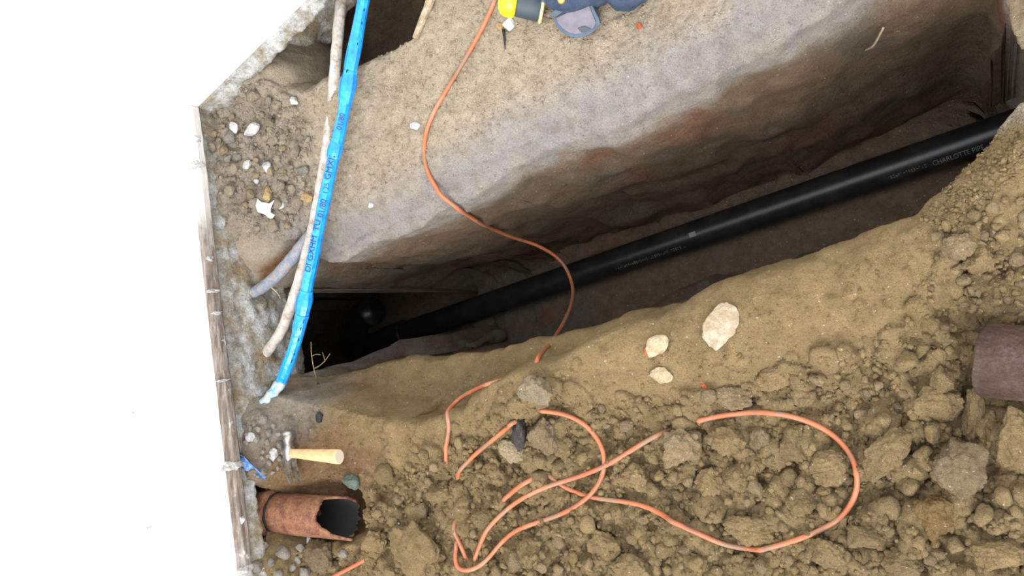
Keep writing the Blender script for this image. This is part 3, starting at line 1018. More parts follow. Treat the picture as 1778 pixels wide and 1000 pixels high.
def scatter(n, poly_px, r0, r1, mats, label, group, seed, names='soil_clod', sub=3, avoid=(), cat='clod', collide=True):
    r = random.Random(seed)
    pp = np.array(poly_px, float)
    k_, tries = 0, 0
    while k_ < n and tries < 6000:
        tries += 1
        x, y = r.uniform(pp[:, 0].min(), pp[:, 0].max()), r.uniform(pp[:, 1].min(), pp[:, 1].max())
        if not inside(np.array([[x, y]]), pp)[0]:
            continue
        rad = r0 + (r1 - r0) * r.random() ** 2
        if any(math.hypot(x - a, y - b) < c + rad for a, b, c in taken):
            continue
        if any(abs(x - a) < c and abs(y - b) < d for a, b, c, d in avoid):
            continue
        taken.append((x, y, rad))
        clod(x, y, rad, rad * r.uniform(0.7, 1.0), r.uniform(0, 180), M[r.choice(mats)], label, cat, group, seed=r.randrange(12), sub=sub, hz=0.85, sink=0.25, name=names, collide=collide)
        k_ += 1
AV = [(545, 785, 80, 60), (520, 885, 120, 60), (612, 835, 26, 20), (905, 745, 22, 45), (1735, 622, 60, 75), (430, 800, 30, 30)]
scatter(150, [(660, 800), (780, 770), (860, 720), (1050, 700), (1400, 660), (1600, 620), (1660, 600), (1770, 700), (1775, 995), (600, 995), (640, 900)], 8, 25,
        ['clod', 'clod', 'clod_grey'], 'small tan clod lying loose among the rubble around the orange cord', 'small clods in the rubble around the cord', 5, avoid=AV)
scatter(26, [(1600, 400), (1775, 330), (1775, 540), (1680, 540)], 7, 16, ['clod', 'clod_grey'], 'small clod in the crumbled patch above the dark rusty pipe', 'small clods in the crumbled patch', 8)
scatter(60, [(352, 210), (450, 165), (500, 190), (540, 240), (535, 320), (505, 400), (450, 410), (395, 330)], 6, 15, ['clod_beige', 'clod_pale', 'clod_beige', 'clod_ash'],
        'small beige clod in the rubble heap at the corner of the white walls', 'small clods in the corner heap', 9, avoid=[(463, 362, 22, 22), (408, 222, 14, 16), (440, 224, 22, 20)])
scatter(34, [(425, 735), (470, 720), (495, 770), (490, 820), (450, 830), (430, 790)], 5, 11, ['clod_ash'], 'small grey clod between the footing and the hammer', 'small grey clods beside the hammer', 10,
        avoid=[(430, 800, 26, 26), (513, 785, 14, 40)], cat='clod')

scatter(16, [(430, 945), (610, 950), (565, 998), (436, 998)], 8, 20, ['clod_ash'], 'grey clod in the bottom corner between the board and the rusty pipe', 'grey clods in the bottom corner', 14, avoid=[(540, 945, 9, 18)])
STN = [
    (1140, 601, 26, 17, 35, 'cream_stone', 'cream-white knobbly stone on the bank beside a red brick crumb', 'stone', 'stone', 3, 0.6),
    (1250, 566, 44, 30, 65, 'pink_concrete', 'pale buff concrete chunk set in the near bank', 'stone', 'concrete_chunk', 5, 0.25),
    (1150, 652, 22, 17, 0, 'cream_stone', 'yellowish stone below the cream-white knobbly stone', 'stone', 'stone', 6, 0.45),
    (1127, 612, 12, 8, -55, 'brick', 'red brick crumb against the cream-white stone', 'brick crumb', 'brick_crumb', 7, 0.7),
    (1222, 669, 8, 6, -50, 'brick', 'small red brick crumb above the top of the cord loop', 'brick crumb', 'brick_crumb', 8, 0.7),
    (612, 836, 20, 15, 10, 'green_stone', 'grey-green stone beside the broken pipe mouth', 'stone', 'stone', 2, 0.7),
    (905, 745, 17, 42, 3, 'black_stone', 'black upright slab sticking out of the soil beside the cord', 'slab', 'black_slab', 4, 0.9),
    (557, 724, 9, 10, 0, 'black_stone', 'small black lump on the bank above the hammer handle', 'lump', 'black_lump', 9, 0.7),
    (408, 222, 9, 12, 0, 'white_stone', 'white oval pebble in the corner heap', 'pebble', 'pebble', 10, 0.7),
    (440, 226, 20, 11, 30, 'grey_stone', 'grey angular stone next to the white oval pebble', 'stone', 'stone', 11, 0.7),
    (431, 286, 11, 8, 20, 'white_stone', 'white chip in the middle of the corner heap', 'pebble', 'pebble', 1, 0.6),
    (466, 292, 11, 12, 0, 'grey_stone', 'grey rounded stone right of the white chip', 'stone', 'stone', 2, 0.7),
    (446, 315, 6, 6, 0, 'grey_stone', 'tiny bluish grey pebble under the white chip', 'pebble', 'pebble', 3, 0.7),
    (467, 338, 12, 15, 0, 'ochre_stone', 'ochre stone just above the white paper scrap', 'stone', 'stone', 4, 0.7),
    (488, 356, 10, 8, 0, 'grey_stone', 'grey stone right of the white paper scrap', 'stone', 'stone', 5, 0.7),
    (511, 176, 11, 8, -20, 'white_stone', 'white stone on the lip of the hole by the back wall', 'stone', 'stone', 6, 0.7),
    (532, 342, 11, 22, 80, 'ochre_stone', 'brown elongated stone left of the blue pipe', 'stone', 'stone', 7, 0.5),
    (645, 356, 6, 6, 0, 'white_stone', 'small white pebble at the upper edge of the trench', 'pebble', 'pebble', 8, 0.6),
    (723, 219, 13, 7, -15, 'grey_stone', 'grey stone left of the cord bend on the far bank', 'stone', 'stone', 9, 0.5),
    (868, 46, 8, 7, 0, 'ochre_stone', 'ochre lump beneath the yellow end of the torch', 'stone', 'stone', 10, 0.5),
    (884, 42, 13, 12, 0, 'white_stone', 'whitish stone under the dark torch body', 'stone', 'stone', 11, 0.4),
    (1110, 46, 6, 7, 0, 'brick', 'red-brown crumb on the far bank beside the tool pouch', 'brick crumb', 'brick_crumb', 0, 0.6),
    (478, 788, 10, 12, 0, 'grey_stone', 'grey stone between the blue film scrap and hammer head', 'stone', 'stone', 1, 0.7),
    (436, 758, 13, 9, 0, 'grey_stone', 'grey stone next to the footing above the blue film scrap', 'stone', 'stone', 7, 0.7),
    (691, 909, 5, 4, 0, 'white_stone', 'tiny white pebble above the largest slab-like clod', 'pebble', 'pebble', 2, 0.7),
    (540, 945, 7, 16, 25, 'white_stone', 'white mortar crumb against the grey clod under the rusty pipe', 'stone', 'mortar_crumb', 3, 0.7),
]
for (px, py, rx, ry, ang, mt, lab, cat, nm, sd, hz) in STN:
    clod(px, py, rx, ry, ang, M[mt], lab, cat, seed=sd, hz=hz, sink=0.3, name=nm, sub=4, rough=0.22)

clod(1796, 2, 48, 84, 8, M['clod_pale'], 'pale block of earth at the top corner overhanging the trench', seed=8, hz=0.8, sink=0.6, rough=0.3, level=0.0)
BVH2 = BVHTree.FromPolygons(CLODS_V, CLODS_F)

# ------------------------------------------------------------------ black drain pipe in the trench
R_ABS = 0.0445
pa, pb = at(1640, 262, -0.85), at(842, 531, -1.00)
axis_ = (pb - pa).normalized()
pA = pa - axis_ * 0.24
pB = min((pa + axis_ * (i * 0.003) for i in range(1500)), key=lambda p: abs((lambda q: (q - CAM).dot(right) / (q - CAM).dot(view) * F + W / 2)(p) - 640))
drain = thing('drain_pipe', 'long black plastic drain pipe running along the trench bottom', 'pipe', (pA + pB) / 2 - Vector((0, 0, R_ABS)))
NP = 60
tube('pipe_barrel', [pA.lerp(pB, i / NP) for i in range(NP + 1)], R_ABS, M['abs'], drain, 40)
# coupling seen at the dark end
pc = min((pA.lerp(pB, i / 800) for i in range(801)), key=lambda p: abs(proj(p)[0] - 690))
tube('coupling', [pc - axis_ * 0.05, pc - axis_ * 0.047, pc + axis_ * 0.047, pc + axis_ * 0.05], lambda i, j: (R_ABS + 0.001, R_ABS + 0.007, R_ABS + 0.007, R_ABS + 0.001)[i], M['abs'], drain, 32, smooth=False)

def text_mesh(s, size):
    cu = bpy.data.curves.new('print', 'FONT')
    cu.body = s
    cu.size = size
    cu.resolution_u = 3
    o = bpy.data.objects.new('print', cu)
    COL.objects.link(o)
    dg = bpy.context.evaluated_depsgraph_get()
    e = o.evaluated_get(dg)
    m_ = e.to_mesh()
    V = [v.co.copy() for v in m_.vertices]
    Fc = [tuple(p.vertices) for p in m_.polygons]
    e.to_mesh_clear()
    bpy.data.objects.remove(o)
    bpy.data.curves.remove(cu)
    return V, Fc

def wrap_print(name, s, size, start, ax, side, rad, material, parent, bold=0.0, stretch=1.0):
    """lettering laid round a cylinder: runs along ax from start (axis point), its middle line on the side direction"""
    V, Fc = text_mesh(s, size)
    # subdivide long faces so they follow the curve
    bm = bmesh.new()
    vs = [bm.verts.new(v) for v in V]
    for f in Fc:
        try:
            bm.faces.new([vs[i] for i in f])
        except ValueError:
            pass
    bmesh.ops.triangulate(bm, faces=bm.faces[:])
    bmesh.ops.subdivide_edges(bm, edges=[e for e in bm.edges if e.calc_length() > size * 0.25], cuts=1)
    bm.verts.ensure_lookup_table()
    side = (side - ax * side.dot(ax)).normalized()
    upv = side.cross(ax)                    # text up when the reader looks at the side with ax to the right
    for v in bm.verts:
        a = (v.co.y - size * 0.35) / rad
        p = start + ax * (v.co.x * stretch) + (side * math.cos(a) + upv * math.sin(a)) * (rad + 0.0006)
        v.co = p
    W_ = [v.co.copy() for v in bm.verts]
    bm.verts.index_update()
    FF = [tuple(v.index for v in f.verts) for f in bm.faces]
    bm.free()
    return link(name, W_, FF, material, parent, False)

def axis_point(px):
    return min((pA.lerp(pB, i / 2000) for i in range(2001)), key=lambda p: abs(proj(p)[0] - px))
ax_r = -axis_                                # towards picture right
s0 = axis_point(1618)
toc = (CAM - s0).normalized()
sidev = (toc - up * 0.62).normalized()
L_ = (axis_point(1722) - s0).length
wrap_print('maker_print', 'CHARLOTTE PIPE', 0.020, s0, ax_r, sidev, R_ABS, M['ink_grey'], drain, stretch=0.76)
# small print line and the square certification mark, too fine to read in the photograph
def dashes(x0, x1, n, parent, seed):
    r = random.Random(seed)
    V, Fc = [], []
    a, b = axis_point(x0), axis_point(x1)
    sd_ = ((CAM - a).normalized() - up * 0.62)
    ax = (b - a).normalized()
    sd_ = (sd_ - ax * sd_.dot(ax)).normalized()
    u_ = sd_.cross(ax)
    L = (b - a).length
    for i in range(n):
        s = L * (i + 0.2) / n
        w_ = L / n * r.uniform(0.3, 0.7)
        for j in range(3):
            h_ = 0.0022
            y0 = -0.004 + j * 0.0035
            if r.random() < 0.35:
                continue
            q = len(V)
            for (ss, yy) in ((s, y0), (s + w_, y0), (s + w_, y0 + h_), (s, y0 + h_)):
                al = yy / R_ABS
                V.append(a + ax * ss + (sd_ * math.cos(al) + u_ * math.sin(al)) * (R_ABS + 0.0006))
            Fc.append((q, q + 1, q + 2, q + 3))
    return link('fine_print', V, Fc, M['ink_grey'], parent, False)
dashes(1075, 1195, 34, drain, 4)
dashes(1545, 1608, 14, drain, 5)
a_ = axis_point(1212)
sd_ = (CAM - a_).normalized()
sd_ = (sd_ - axis_ * sd_.dot(axis_)).normalized()
u_ = sd_.cross(ax_r)
Vq = []
for (ss, al) in ((-0.011, -0.16), (0.011, -0.16), (0.011, 0.16), (-0.011, 0.16)):
    Vq.append(a_ + ax_r * ss + (sd_ * math.cos(al + 0.1) + u_ * math.sin(al + 0.1)) * (R_ABS + 0.0007))
link('square_mark', Vq, [(0, 1, 2, 3)], M['ink_grey'], drain, False)
# dark bend standing at the end of the trench
Pend = pB
tube('pipe_bend', catmull([pB, pB + axis_ * 0.08 + Vector((0, 0, 0.01)), at(612, 585, -0.90), at(622, 555, -0.82), at(648, 540, -0.78)], 8), 0.052, M['abs'], drain, 28)


# ------------------------------------------------------------------ blue water pipe with tape, grey conduits
def path_px(pts, n=10):
    return catmull([at(x, y, z) for x, y, z in pts], n)
BZ = 0.055
bp = [(641, -60, 0.05), (632, -5, 0.05), (622, 50, 0.05), (612, 100, 0.05), (606, 140, 0.05), (598, 190, 0.045), (588, 235, 0.045), (578, 280, 0.045),
      (566, 335, 0.045), (554, 395, 0.045), (542, 455, 0.045), (531, 510, 0.045), (522, 560, 0.04), (510, 605, 0.035), (497, 640, 0.03), (486, 668, 0.02)]
BP = path_px(bp, 10)
blue = thing('water_pipe', 'bright blue taped water pipe crossing above the trench beside the wall', 'pipe', BP[len(BP) // 2] - Vector((0, 0, 0.017)))
RB = 0.0150
def blue_rad(i, j):
    f = (i * 7 + j * 13) % 11 / 11 - 0.5
    return RB * (1 + 0.05 * f + 0.04 * math.sin(i * 0.33))
tube('pipe_sleeve', BP, blue_rad, M['blue'], blue, 10, smooth=False)
def blue_at(py):
    i = min(range(len(BP)), key=lambda q: abs(proj(BP[q])[1] - py))
    return BP[i], (BP[min(i + 1, len(BP) - 1)] - BP[max(i - 1, 0)]).normalized()
def band(name, y0, y1, k0, km, k1, material, seg=9, tilt=0.15):
    (a, t), (b, _) = blue_at(y0), blue_at(y1)
    P = [a.lerp(b, q) for q in (0, 0.08, 0.35, 0.6, 0.9, 1)]
    rr = [k0, k0 * 1.02, km, km * 0.98, k1, k1 * 0.96]
    return tube(name, P, lambda i, j: RB * rr[i] * (1 + 0.05 * math.sin(j * 2.1 + i)), material, blue, seg, smooth=False)
band('tape_wrap', 122, 178, 1.12, 1.38, 1.12, M['blue'])
band('tape_wrap', 66, 122, 1.10, 1.16, 1.08, M['blue'])
band('tape_wrap', 250, 275, 1.1, 1.26, 1.12, M['blue'])
band('tape_wrap', 505, 545, 1.12, 1.38, 1.2, M['blue'])
band('tape_wrap', 545, 580, 1.2, 1.14, 1.05, M['blue'])
def dark_patch(py, sz, side, material=M['bore']):  # small dark patch laid on the sleeve for a torn gap in the tape
    a, t = blue_at(py)
    n_ = t.cross(Vector((0, 0, 1))).normalized()
    d = ((CAM - a).normalized() + n_ * side).normalized()
    V, Fc = lump_verts(2, int(py), 0.4)
    c0 = a + d * RB * 0.98
    VV = [c0 + t * v[0] * sz + n_ * v[1] * sz * 0.6 + d * v[2] * 0.0025 for v in V]
    return link('dark_spot', VV, Fc, material, blue)
for q, (py, sz, sd) in enumerate(((555, 0.010, -0.6), (570, 0.007, -0.3), (590, 0.006, -0.5), (612, 0.006, -0.6), (625, 0.007, -0.6), (122, 0.006, 0.5), (78, 0.005, -0.5), (95, 0.004, -0.7), (72, 0.005, 0.4), (40, 0.004, -0.8), (18, 0.004, -0.8), (640, 0.005, -0.3))):
    dark_patch(py, sz, sd)
def blue_print(s, y_start, size, side, material=M['ink'], stretch=1.0):
    """reads from the lower end upwards"""
    a, t = blue_at(y_start)
    ax = -t
    n_ = t.cross(Vector((0, 0, 1))).normalized()
    d = (CAM - a).normalized() + n_ * side
    return wrap_print('pipe_print', s, size, a, ax, d, RB * 1.05, material, blue, stretch=stretch)
test_n = (BP[40] - BP[38]).normalized().cross(Vector((0, 0, 1)))
SGN = 1 if proj(BP[40] + test_n * 0.05)[0] < proj(BP[40])[0] else -1
blue_print('01/80', 374, 0.020, 0.20 * SGN)
blue_print('I 25', 335, 0.017, 0.2 * SGN)
blue_print('GMXI2', 312, 0.022, 0.35 * SGN)
blue_print('DI GXHM', 472, 0.022, 0.5 * SGN)
blue_print('TU', 402, 0.022, 0.45 * SGN)
blue_print('01/80', 228, 0.018, 0.25 * SGN)
# muddy end that runs on into the footing
stub = tag(tube('muddy_pipe_end', path_px([(489, 662, 0.022), (470, 688, 0.038), (452, 708, 0.052), (436, 726, 0.064), (420, 745, 0.070)], 8), lambda i, j: 0.0145 * (1 + 0.10 * math.sin(i * 1.3 + j)), M['blue_dirty'], None, 12),
           'muddy whitish pipe end running from the blue pipe into the footing', 'pipe')

cond = tag(tube('conduit', path_px([(597, -60, 0.02), (592, 0, 0.02), (586, 70, 0.018), (581, 130, 0.008), (576, 190, -0.012), (567, 262, -0.004), (556, 330, 0.006), (545, 390, 0.014), (533, 440, 0.020), (518, 492, 0.022), (502, 540, 0.018), (488, 575, 0.012), (470, 602, 0.005), (450, 628, 0.0), (428, 650, -0.01)], 10),
                lambda i, j: 0.0138 * (1 + 0.05 * math.sin(i * 0.9 + j * 2)), M['conduit'], None, 14),
           'whitish grey dirty conduit running behind the bright blue pipe', 'conduit')
cond2 = tag(tube('conduit', path_px([(548, 402, -0.022), (528, 424, -0.004), (505, 452, 0.008), (475, 484, 0.015), (440, 508, 0.022), (405, 522, 0.03), (372, 530, 0.04)], 10),
                 lambda i, j: (0.0185 - 0.00009 * i) * (1 + 0.07 * math.sin(i * 1.1 + j * 2)), M['conduit_blue'], None, 14),
            'muddy grey-blue conduit slanting from the soil into the footing', 'conduit')


# ------------------------------------------------------------------ old cast-iron pipes
def iron_pipe(name, label, p0, p1, r_out, wall, material, end_shape, nseg=64, nlen=60, bury_axis=None):
    """hollow pipe from p0 to p1; end_shape(angle) gives how far the wall falls short of p1"""
    root = thing(name, label, 'pipe', p0.lerp(p1, 0.5) - Vector((0, 0, r_out)))
    ax = (p1 - p0).normalized()
    sd = ax.cross(Vector((0, 0, 1))).normalized()
    upv = sd.cross(ax)
    L = (p1 - p0).length
    V, Fc = [], []
    P = []
    for i in range(nlen + 1):
        for j in range(nseg):
            a = 2 * math.pi * j / nseg
            Lj = L - end_shape(a)
            s = Lj * i / nlen
            P.append((s, a))
    Pn = np.array([(s, math.cos(a), math.sin(a)) for s, a in P])
    rn = r_out * (1 + 0.02 * fbm(Pn * [30, 2, 2], 1.0, 4, 0.6, 5))
    outer = [p0 + ax * s + (sd * math.cos(a) + upv * math.sin(a)) * rn[q] for q, (s, a) in enumerate(P)]
    innr = [p0 + ax * s + (sd * math.cos(a) + upv * math.sin(a)) * (r_out - wall) for s, a in P]
    n_ = len(outer)
    V = outer + innr
    for i in range(nlen):
        for j in range(nseg):
            b = (j + 1) % nseg
            Fc.append((i * nseg + j, i * nseg + b, (i + 1) * nseg + b, (i + 1) * nseg + j))
    for j in range(nseg):
        b = (j + 1) % nseg
        e = nlen * nseg
        Fc.append((e + j, e + b, n_ + e + b, n_ + e + j))
    shell = link('pipe_barrel', V, Fc, material, root)
    Fi = []
    for i in range(nlen):
        for j in range(nseg):
            b = (j + 1) % nseg
            Fi.append((i * nseg + j, (i + 1) * nseg + j, (i + 1) * nseg + b, i * nseg + b))
    bore = link('pipe_bore', innr, Fi, M['bore'], root)
    return root, ax, sd, upv

R_I = 0.052
q0, q1 = at(362, 881, 0.02), at(602, 900, 0.005)
rr_ = random.Random(11)
jag = [rr_.uniform(-0.006, 0.006) for _ in range(64)]
def broken(a):
    # a: 0 = one side, pi/2 = top
    d = (a - math.radians(118) + math.pi) % (2 * math.pi) - math.pi
    j = jag[int(a / (2 * math.pi) * 64) % 64]
    v = 0.062 * max(0.0, 1 - abs(d) / 1.3) ** 0.5
    d2 = (a - math.radians(165) + math.pi) % (2 * math.pi) - math.pi
    v += 0.02 * max(0.0, 1 - abs(d2) / 0.7)
    d3 = (a - math.radians(15) + math.pi) % (2 * math.pi) - math.pi
    v -= 0.028 * max(0.0, 1 - abs(d3) / 0.45)
    return v + j
old, ax_, sd2, up2 = iron_pipe('iron_pipe', 'flaking rusty iron pipe with a jagged broken mouth coming from under the wall', q0, q1, R_I, 0.006, M['rust'], broken)
# hub at the wall end
def ring(s0, s1, prof, name, material, parent, p0, ax):
    P = [p0 + ax * (s0 + (s1 - s0) * f) for f, _ in prof]
    return tube(name, P, lambda i, j: prof[i][1] * (1 + 0.03 * math.sin(j * 1.7)), material, parent, 40)
Lq = (q1 - q0).length
sh = (at(462, 868, 0.05) - q0).dot(ax_)
ring(sh - 0.085, sh, [(0, R_I), (0.15, R_I + 0.008), (0.6, R_I + 0.010), (0.8, R_I + 0.014), (0.95, R_I + 0.013), (1, R_I + 0.002)], 'pipe_hub', M['rust'], old, q0, ax_)
ring(sh, sh + 0.007, [(0, R_I + 0.0005), (0.3, R_I + 0.003), (0.8, R_I + 0.003), (1, R_I)], 'joint_band', M['bore'], old, q0, ax_)

r0_, r1_ = at(1850, 640, 0.03), at(1685, 621, 0.04)
def worn(a):
    return 0.020 * (1 - math.sin(a)) + 0.0012 * math.sin(5 * a)
old2, ax2, _, _ = iron_pipe('iron_pipe', 'dark smooth rusted iron pipe stub entering at the right edge', r0_ + (r0_ - r1_) * 1.2, r1_, 0.058, 0.007, M['rust_dark'], worn)


# ------------------------------------------------------------------ hammer
hl = 0.23
_h = hit(513, 784) + Vector((0, 0, 0.022))
he = min((at(590, 793, 0.03 + 0.002 * i) for i in range(110)), key=lambda p: abs((p - _h).length - hl))
h0 = hit(513, 784) + Vector((0, 0, 0.022))
hx = (he - h0).normalized()
he = h0 + hx * hl
ham = thing('hammer', 'claw hammer with a pale wooden handle lying beside the footing', 'hammer', h0 - Vector((0, 0, 0.014)))
hp = (at(513, 750, 0.02) - at(513, 820, 0.02)).normalized()     # towards the striking face
hp = (hp - hx * hp.dot(hx)).normalized()
hu = hx.cross(hp)
if hu.z < 0:
    hu = -hu
# handle
V, Fc = [], []
prof = [(0.006, 0.0085, 0.0115), (0.03, 0.0085, 0.0115), (0.07, 0.0095, 0.012), (0.12, 0.011, 0.0135), (0.18, 0.012, 0.0148), (0.24, 0.013, 0.016), (0.285, 0.0138, 0.0175), (0.298, 0.0135, 0.0172), (0.30, 0.012, 0.0155)]
sg = 20
for (s, a, b) in prof:
    for j in range(sg):
        t = 2 * math.pi * j / sg
        V.append(h0 + hx * (s * hl / 0.30) + hp * (b * math.cos(t)) + hu * (a * math.sin(t)))
for i in range(len(prof) - 1):
    for j in range(sg):
        b_ = (j + 1) % sg
        Fc.append((i * sg + j, i * sg + b_, (i + 1) * sg + b_, (i + 1) * sg + j))
Fc.append(tuple(reversed(range(sg))))
hnd = link('handle', V, Fc, M['wood'], ham)
ne = (len(prof) - 1) * sg
link('handle_end', [V[ne + j] for j in range(sg)], [tuple(range(sg))], M['wood_end'], hnd, False)
# head: face, neck, cheek, eye
hd = []
cl = [(0.056, 0.0), (0.055, 0.0150), (0.050, 0.0165), (0.040, 0.0165), (0.035, 0.0135), (0.028, 0.0115), (0.018, 0.0120), (0.010, 0.0145), (-0.012, 0.0145), (-0.018, 0.0125)]
V, Fc = [], []
for (s, r_) in cl:
    for j in range(24):
        t = 2 * math.pi * j / 24
        sq = 1.0 if s > 0.035 else 1.0 / max(abs(math.cos(t)), abs(math.sin(t))) ** 0.35
        V.append(h0 + hp * s + (hx * math.cos(t) + hu * math.sin(t)) * max(r_, 0.0005) * sq)
for i in range(len(cl) - 1):
    for j in range(24):
        b_ = (j + 1) % 24
        Fc.append((i * 24 + j, i * 24 + b_, (i + 1) * 24 + b_, (i + 1) * 24 + j))
Fc.append(tuple((len(cl) - 1) * 24 + j for j in range(24)))
link('hammer_head', V, Fc, M['steel'], ham)
for sgn in (-1, 1):                                             # the two claw prongs, curving down to the handle side
    V, Fc = [], []
    for i in range(13):
        f = i / 12
        s = -0.012 - 0.060 * f
        bend = hx * (0.026 * f * f) 
        wdt, th = 0.0105 * (1 - 0.40 * f), 0.0090 * (1 - 0.78 * f)
        cpos = h0 + hp * s + bend + hu * (sgn * (0.0068 + 0.0055 * f))
        for (a, b) in ((-1, -1), (1, -1), (1, 1), (-1, 1)):
            V.append(cpos + hu * (a * wdt * 0.75) + hx * (b * th))
    for i in range(12):
        for j in range(4):
            b_ = (j + 1) % 4
            Fc.append((i * 4 + j, i * 4 + b_, (i + 1) * 4 + b_, (i + 1) * 4 + j))
    Fc += [(0, 1, 2, 3), (51, 50, 49, 48)]
    link('claw', V, Fc, M['steel'], ham, False)


# ------------------------------------------------------------------ orange cord
RC = 0.0050
def cord_path(pts, samples=7):
    """pts: (px, py, mode, value): g = lies on the surface with extra lift, b = buried by value, f = hangs free at level value"""
    C = []
    for (x, y, md, v) in pts:
        if md == 'f':
            q, w_ = at(x, y, v), hit(x, y)
            if (w_ - CAM).length < (q - CAM).length + 0.022:
                q = w_ + (CAM - w_).normalized() * 0.020
            C.append((q, md, v, x, y))
        else:
            p = hit(x, y, both=(md == 'g'))
            C.append((p + Vector((0, 0, (RC * 0.9 + v) if md == 'g' else -v)), md, v, x, y))
    out = []
    for i in range(len(C)):
        out.append((C[i][0], C[i][1]))
        if i + 1 < len(C) and C[i][1] == 'g' and C[i + 1][1] == 'g':
            x0, y0, x1, y1 = C[i][3], C[i][4], C[i + 1][3], C[i + 1][4]
            # follow a smooth picture curve between the two
            xa, ya = (C[i - 1][3:5] if i else (2 * x0 - x1, 2 * y0 - y1))
            xb, yb = (C[i + 2][3:5] if i + 2 < len(C) else (2 * x1 - x0, 2 * y1 - y0))
            n = max(2, int(math.hypot(x1 - x0, y1 - y0) / 9))
            for q in range(1, n):
                t = q / n
                cr = lambda a, b, c, d: 0.5 * (2 * b + (c - a) * t + (2 * a - 5 * b + 4 * c - d) * t * t + (3 * b - a - 3 * c + d) * t ** 3)
                out.append((hit(cr(xa, x0, x1, xb), cr(ya, y0, y1, yb), RC * 0.9 + C[i][2] * (1 - t) + C[i + 1][2] * t, both=True), 'g'))
    return out
def clod_z(x, y):
    z = -9
    for a, b in ((0, 0), (RC, 0), (-RC, 0), (0, RC), (0, -RC)):
        q = BVH2.ray_cast(Vector((x + a, y + b, 1.2)), Vector((0, 0, -1)))[0]
        z = max(z, q.z if q else -9)
    return z
def relax(path, it=26):
    P = [p.copy() for p, _ in path]
    md = [m_ for _, m_ in path]
    for _ in range(it):
        Q = [p.copy() for p in P]
        for i in range(1, len(P) - 1):
            if md[i] != 'g':
                continue
            z = 0.25 * P[i - 1].z + 0.5 * P[i].z + 0.25 * P[i + 1].z
            surf = max(drop_z(P[i].x, P[i].y) + RC * 0.2, clod_z(P[i].x, P[i].y) + RC * 1.1)
            Q[i].z = max(z, surf) if surf < P[i].z + 0.02 else z
            Q[i].x = 0.15 * P[i - 1].x + 0.7 * P[i].x + 0.15 * P[i + 1].x
            Q[i].y = 0.15 * P[i - 1].y + 0.7 * P[i].y + 0.15 * P[i + 1].y
        P = Q
    return P
CP = relax(cord_path(cord_pts))
for _ in range(3):
    CP = [p if p.z > clod_z(p.x, p.y) + RC * 1.1 or p.z < drop_z(p.x, p.y) - 0.004 else Vector((p.x, p.y, clod_z(p.x, p.y) + RC * 1.25)) for p in CP]
CPs = catmull(CP, 3)
cord = tag(tube('extension_cord', CPs, RC, M['cord'], None, 10), 'long orange cord looping over the rubble and down across the trench', 'cord')


# ------------------------------------------------------------------ torch and tool pouch on the far bank
tp0, tp1 = at(871, 6, 0.082), at(940, 18, 0.035)
tx = (tp1 - tp0).normalized()
torch = thing('torch', 'dark torch with a round yellow end lying next to the tool pouch', 'torch', (tp0 + tp1) / 2 - Vector((0, 0, 0.03)))
yel = [tp0 + tx * s for s in (-0.008, -0.005, 0.0, 0.008, 0.018, 0.026, 0.030)]
ry = [0.006, 0.018, 0.026, 0.0305, 0.0315, 0.031, 0.028]
tsd = Vector((-tx.y, tx.x, 0)).normalized()
def lie(P):
    return [p + tsd * 0.006 for p in P]
tube('torch_cap', lie(yel), lambda i, j: ry[i], M['yellow'], torch, 28)
bod = [tp0 + tx * s for s in (0.029, 0.034, 0.060, 0.078, 0.082)]
rb_ = [0.026, 0.0275, 0.029, 0.030, 0.027]
tube('torch_body', lie(bod), lambda i, j: rb_[i], M['slate'], torch, 28)
rg = [tp0 + tx * s for s in (0.080, 0.082, 0.085, 0.087)]
rgr = [0.029, 0.033, 0.033, 0.029]
tube('torch_ring', lie(rg), lambda i, j: rgr[i], M['pale_yellow'], torch, 28)

pc_ = at(1015, 30, 0.03)
pouch = thing('tool_pouch', 'navy canvas tool pouch with a grey leather flap on the far bank', 'pouch', Vector((pc_.x, pc_.y, 0.0)))
def soft_box(name, c, half, material, parent, rot=0.0, power=3.0, seed=1, amp=0.06):
    V, Fc = ICO[5]
    n = np.abs(V) ** power
    Vs = V / (n.sum(1) ** (1 / power))[:, None]
    Vs = Vs * (1 + amp * fbm(Vs + seed, 2.5, 4, 0.55, seed))[:, None]
    Vs = Vs * np.array(half)
    cr, sr = math.cos(rot), math.sin(rot)
    R = np.array([[cr, -sr, 0], [sr, cr, 0], [0, 0, 1]])
    Vs = Vs @ R.T + np.array(c)
    return link(name, Vs, Fc, material, parent)
bc = at(1008, -53, 0.06)
soft_box('pouch_body', (bc.x, bc.y, 0.055), (0.088, 0.075, 0.058), M['navy'], pouch, 0.22, 3.0, 3)
b2 = at(1080, -46, 0.05)
soft_box('side_pocket', (b2.x, b2.y, 0.05), (0.052, 0.068, 0.05), M['navy'], pouch, 0.5, 3.0, 5)
b3 = at(972, -16, 0.05)
soft_box('strap', (b3.x, b3.y, 0.06), (0.04, 0.02, 0.02), M['binding'], pouch, 0.3, 2.5, 8, 0.12)
